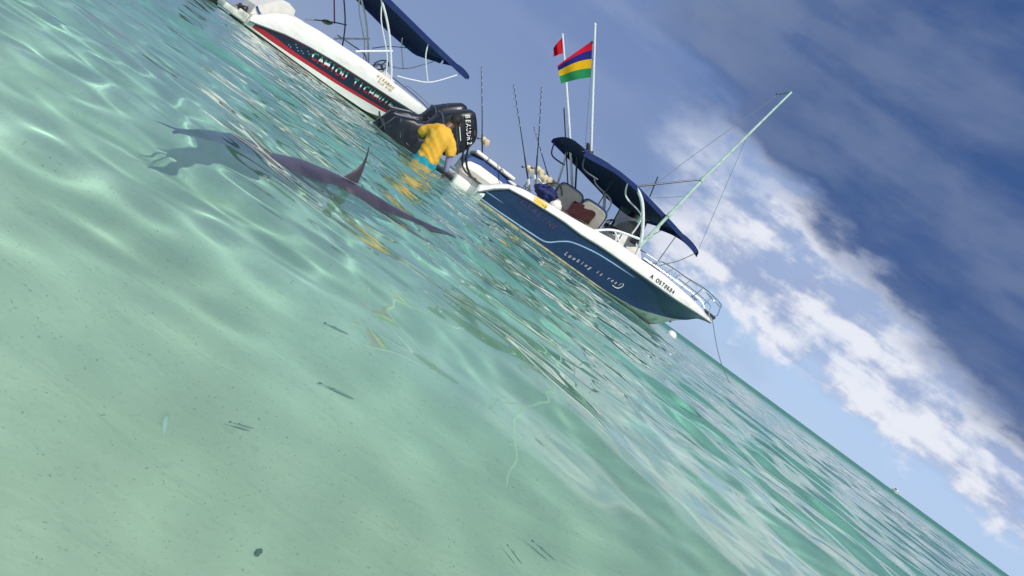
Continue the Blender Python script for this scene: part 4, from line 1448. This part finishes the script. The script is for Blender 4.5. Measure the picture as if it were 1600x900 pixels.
# along the spine: position, half width, half height
SP = [(-.618, 1.30, -.022, .007, .012), (-.628, 1.40, -.030, .014, .022), (-.638, 1.52, -.042, .027, .038), (-.644, 1.66, -.052, .042, .052), (-.642, 1.82, -.052, .050, .062), (-.628, 1.98, -.044, .053, .068),
      (-.600, 2.14, -.038, .052, .066), (-.562, 2.28, -.032, .047, .060), (-.512, 2.40, -.025, .038, .050), (-.460, 2.52, -.016, .027, .036), (-.410, 2.64, -.006, .018, .021), (-.365, 2.78, .004, .014, .013), (-.330, 2.94, .010, .008, .007), (-.305, 3.08, .010, .003, .003)]
SP = [(a, b, c_ - (.004 if b < 2.6 else 0), w_ * (1.15 if b < 2.1 else .95), h_ * .97) for a, b, c_, w_, h_ in SP]
cs = spline([Vector(a[:3]) for a in SP], 5)
ws = [np.interp(i / 5, range(len(SP)), [a[3] for a in SP]) for i in range(len(cs))]
hs = [np.interp(i / 5, range(len(SP)), [a[4] for a in SP]) for i in range(len(cs))]
rings = []
for i, p in enumerate(cs):
    d_ = (cs[min(i + 1, len(cs) - 1)] - cs[max(i - 1, 0)]).normalized()
    s_ = d_.cross(Vector((0, 0, 1))).normalized()
    u_ = s_.cross(d_)
    rings.append([p - FO + s_ * (math.cos(q) * ws[i]) + u_ * (math.sin(q) * hs[i] * (1.0 if math.sin(q) < 0 else .95)) for q in [2 * math.pi * j / 24 for j in range(24)]])
fb_o = MB().loft(rings).build('body', fish_m, fish)


def fin(name, root_a, root_b, tip, curve_in, th, parent=fish, bow_=.0):
    """a swept blade: root from a to b, drawn out to the tip; the trailing edge is hollow"""
    a, b, t_ = Vector(root_a) - FO, Vector(root_b) - FO, Vector(tip) - FO
    n_ = (b - a).cross(t_ - a).normalized()
    rg = []
    for k in np.linspace(0, 1, 10):
        lead = b.lerp(t_, k) + (b - a) * (bow_ * math.sin(math.pi * k))
        trail = a.lerp(t_, k) + (b - a) * (curve_in * math.sin(math.pi * k))
        w_ = th * (1 - k) + .0015
        ring = []
        for j in range(12):
            q = 2 * math.pi * j / 12
            m0 = (lead + trail) / 2 + (lead - trail) * (.5 * math.cos(q))
            ring.append(m0 + n_ * (w_ * math.sin(q)))
        rg.append(ring)
    return MB().loft(rg).build(name, M['fin'], parent)


fins = [fin('dorsal_fin', (-.582, 2.205, .022), (-.556, 2.285, .022), (-.574, 2.215, .135), .40, .006, bow_=.08),
        fin('rear_fin', (-.64, 1.56, -.035), (-.642, 1.66, -.010), (-.648, 1.55, .000), .3, .005),
        fin('pectoral_fin', (-.54, 2.22, -.05), (-.49, 2.36, -.045), (-.12, 2.38, -.075), .35, .010, bow_=.1),
        fin('pelvic_fin', (-.545, 2.15, .004), (-.53, 2.22, .002), (-.49, 2.13, -.014), .3, .008),
        fin('tail_lobe', (-.618, 1.29, -.022), (-.620, 1.34, -.022), (-.600, 1.25, -.026), -.2, .004),
        fin('tail_lobe', (-.618, 1.29, -.022), (-.616, 1.34, -.022), (-.636, 1.245, -.028), -.2, .004)]
for o in [fb_o] + fins:
    o.cycles.is_caustics_receiver = True

# ------------------------------------------------------------------ small things on the sand
def bed_point(x, y):
    return float(bed_z(np.array([x]), np.array([y]), None)[0])


def blob(name, x, y, size, m_, label, cat, seed, flat=.5):
    bm2 = bmesh.new()
    bmesh.ops.create_icosphere(bm2, subdivisions=3, radius=1.0)
    r_ = random.Random(seed)
    ph = [r_.uniform(0, 6) for _ in range(6)]
    for v in bm2.verts:
        p = v.co.copy()
        k = 1 + .18 * math.sin(p.x * 3 + ph[0]) + .14 * math.sin(p.y * 4 + ph[1]) + .10 * math.sin(p.z * 7 + p.x * 5 + ph[2])
        v.co = Vector((p.x * size[0] * k, p.y * size[1] * k, p.z * size[2] * k))
    me_ = bpy.data.meshes.new(name)
    bm2.to_mesh(me_)
    bm2.free()
    me_.polygons.foreach_set('use_smooth', [True] * len(me_.polygons))
    me_.materials.append(m_)
    o = bpy.data.objects.new(name, me_)
    COL.objects.link(o)
    o.location = (x, y, bed_point(x, y) + size[2] * .4)
    o.cycles.is_caustics_receiver = True
    tag(o, label, cat)
    return o


stone_m = mat('dark_stone', (.12, .12, .11), .8, var=.6, vscale=60)
shell_m = mat('pale_shell', (.72, .72, .70), .5, var=.3, vscale=60)
blob('pebble', -0.055, 0.840, (.004, .005, .003), stone_m, 'small dark pebble on the pale sand nearest the viewer', 'pebble', 1)
sh_ = blob('shell', -0.250, 0.929, (.003, .016, .003), shell_m, 'slim white shell lying alone on the pale sand', 'shell', 2)
sh_.rotation_euler = (0, 0, R(35))


# slender little fish hanging over the sand
fry_m = mat('small_fish_skin', (.28, .31, .27), .4, var=.5, vscale=60, col2=(.40, .42, .36))
fry_fin = mat('small_fish_fin', (.12, .14, .12), .5)
rg = []
for k, r_ in ((-.50, .010), (-.40, .022), (-.2, .045), (.05, .060), (.25, .056), (.40, .036), (.48, .014), (.51, .003)):
    rg.append([(k, math.cos(q) * r_ * .7, math.sin(q) * r_) for q in [2 * math.pi * j / 10 for j in range(10)]])
fry0 = empty('small_fish')
fry_parts = [MB().loft(rg).build('body', fry_m, fry0),
             MB().loft([[(-.49, .003, .012), (-.49, -.003, .012), (-.49, -.003, -.012), (-.49, .003, -.012)], [(-.62, .002, .075), (-.62, -.002, .075), (-.62, -.002, -.075), (-.62, .002, -.075)]]).build('tail_fin', fry_fin, fry0),
             MB().loft([[(-.05, .003, .055), (-.05, -.003, .055), (-.22, -.003, .042), (-.22, .003, .042)], [(-.17, .001, .095), (-.17, -.001, .095), (-.24, -.001, .080), (-.24, .001, .080)]]).build('back_fin', fry_fin, fry0)]
for p in fry_parts:
    p.cycles.is_caustics_receiver = True
FRY = [(-0.124, 1.229, -0.519, 0.064, 0.532, "longest of the slender little fish over the sand, below the flag's reflection"),
       (-0.178, 0.999, -0.511, 0.032, 0.596, 'slender little fish lowest in the left half, to the right of the white shell'),
       (0.289, 1.162, -0.475, 0.042, -0.267, 'right-hand one of two slender little fish near the bottom edge'),
       (0.243, 1.108, -0.476, 0.033, -0.533, 'left-hand one of two slender little fish near the bottom edge'),
       (-0.226, 1.446, -0.541, 0.049, 0.422, 'slender little fish in the shallows closest to the two boats'),
       (-1.628, 2.784, -0.753, 0.053, -0.048, 'dark little fish alone in the water at top left, beyond the long fish')]
for i, (x, y, z, ln, rz, fry_label) in enumerate(FRY):
    if i == 0:
        e = fry0
    else:
        e = fry0.copy()
        COL.objects.link(e)
        for p in fry_parts:
            q = p.copy()
            COL.objects.link(q)
            q.parent = e
    e.location = (x, y, z)
    e.scale = (ln, ln, ln)
    e.rotation_euler = (0, 0, rz)
    tag(e, fry_label, 'fish', 'small fish in the shallows')
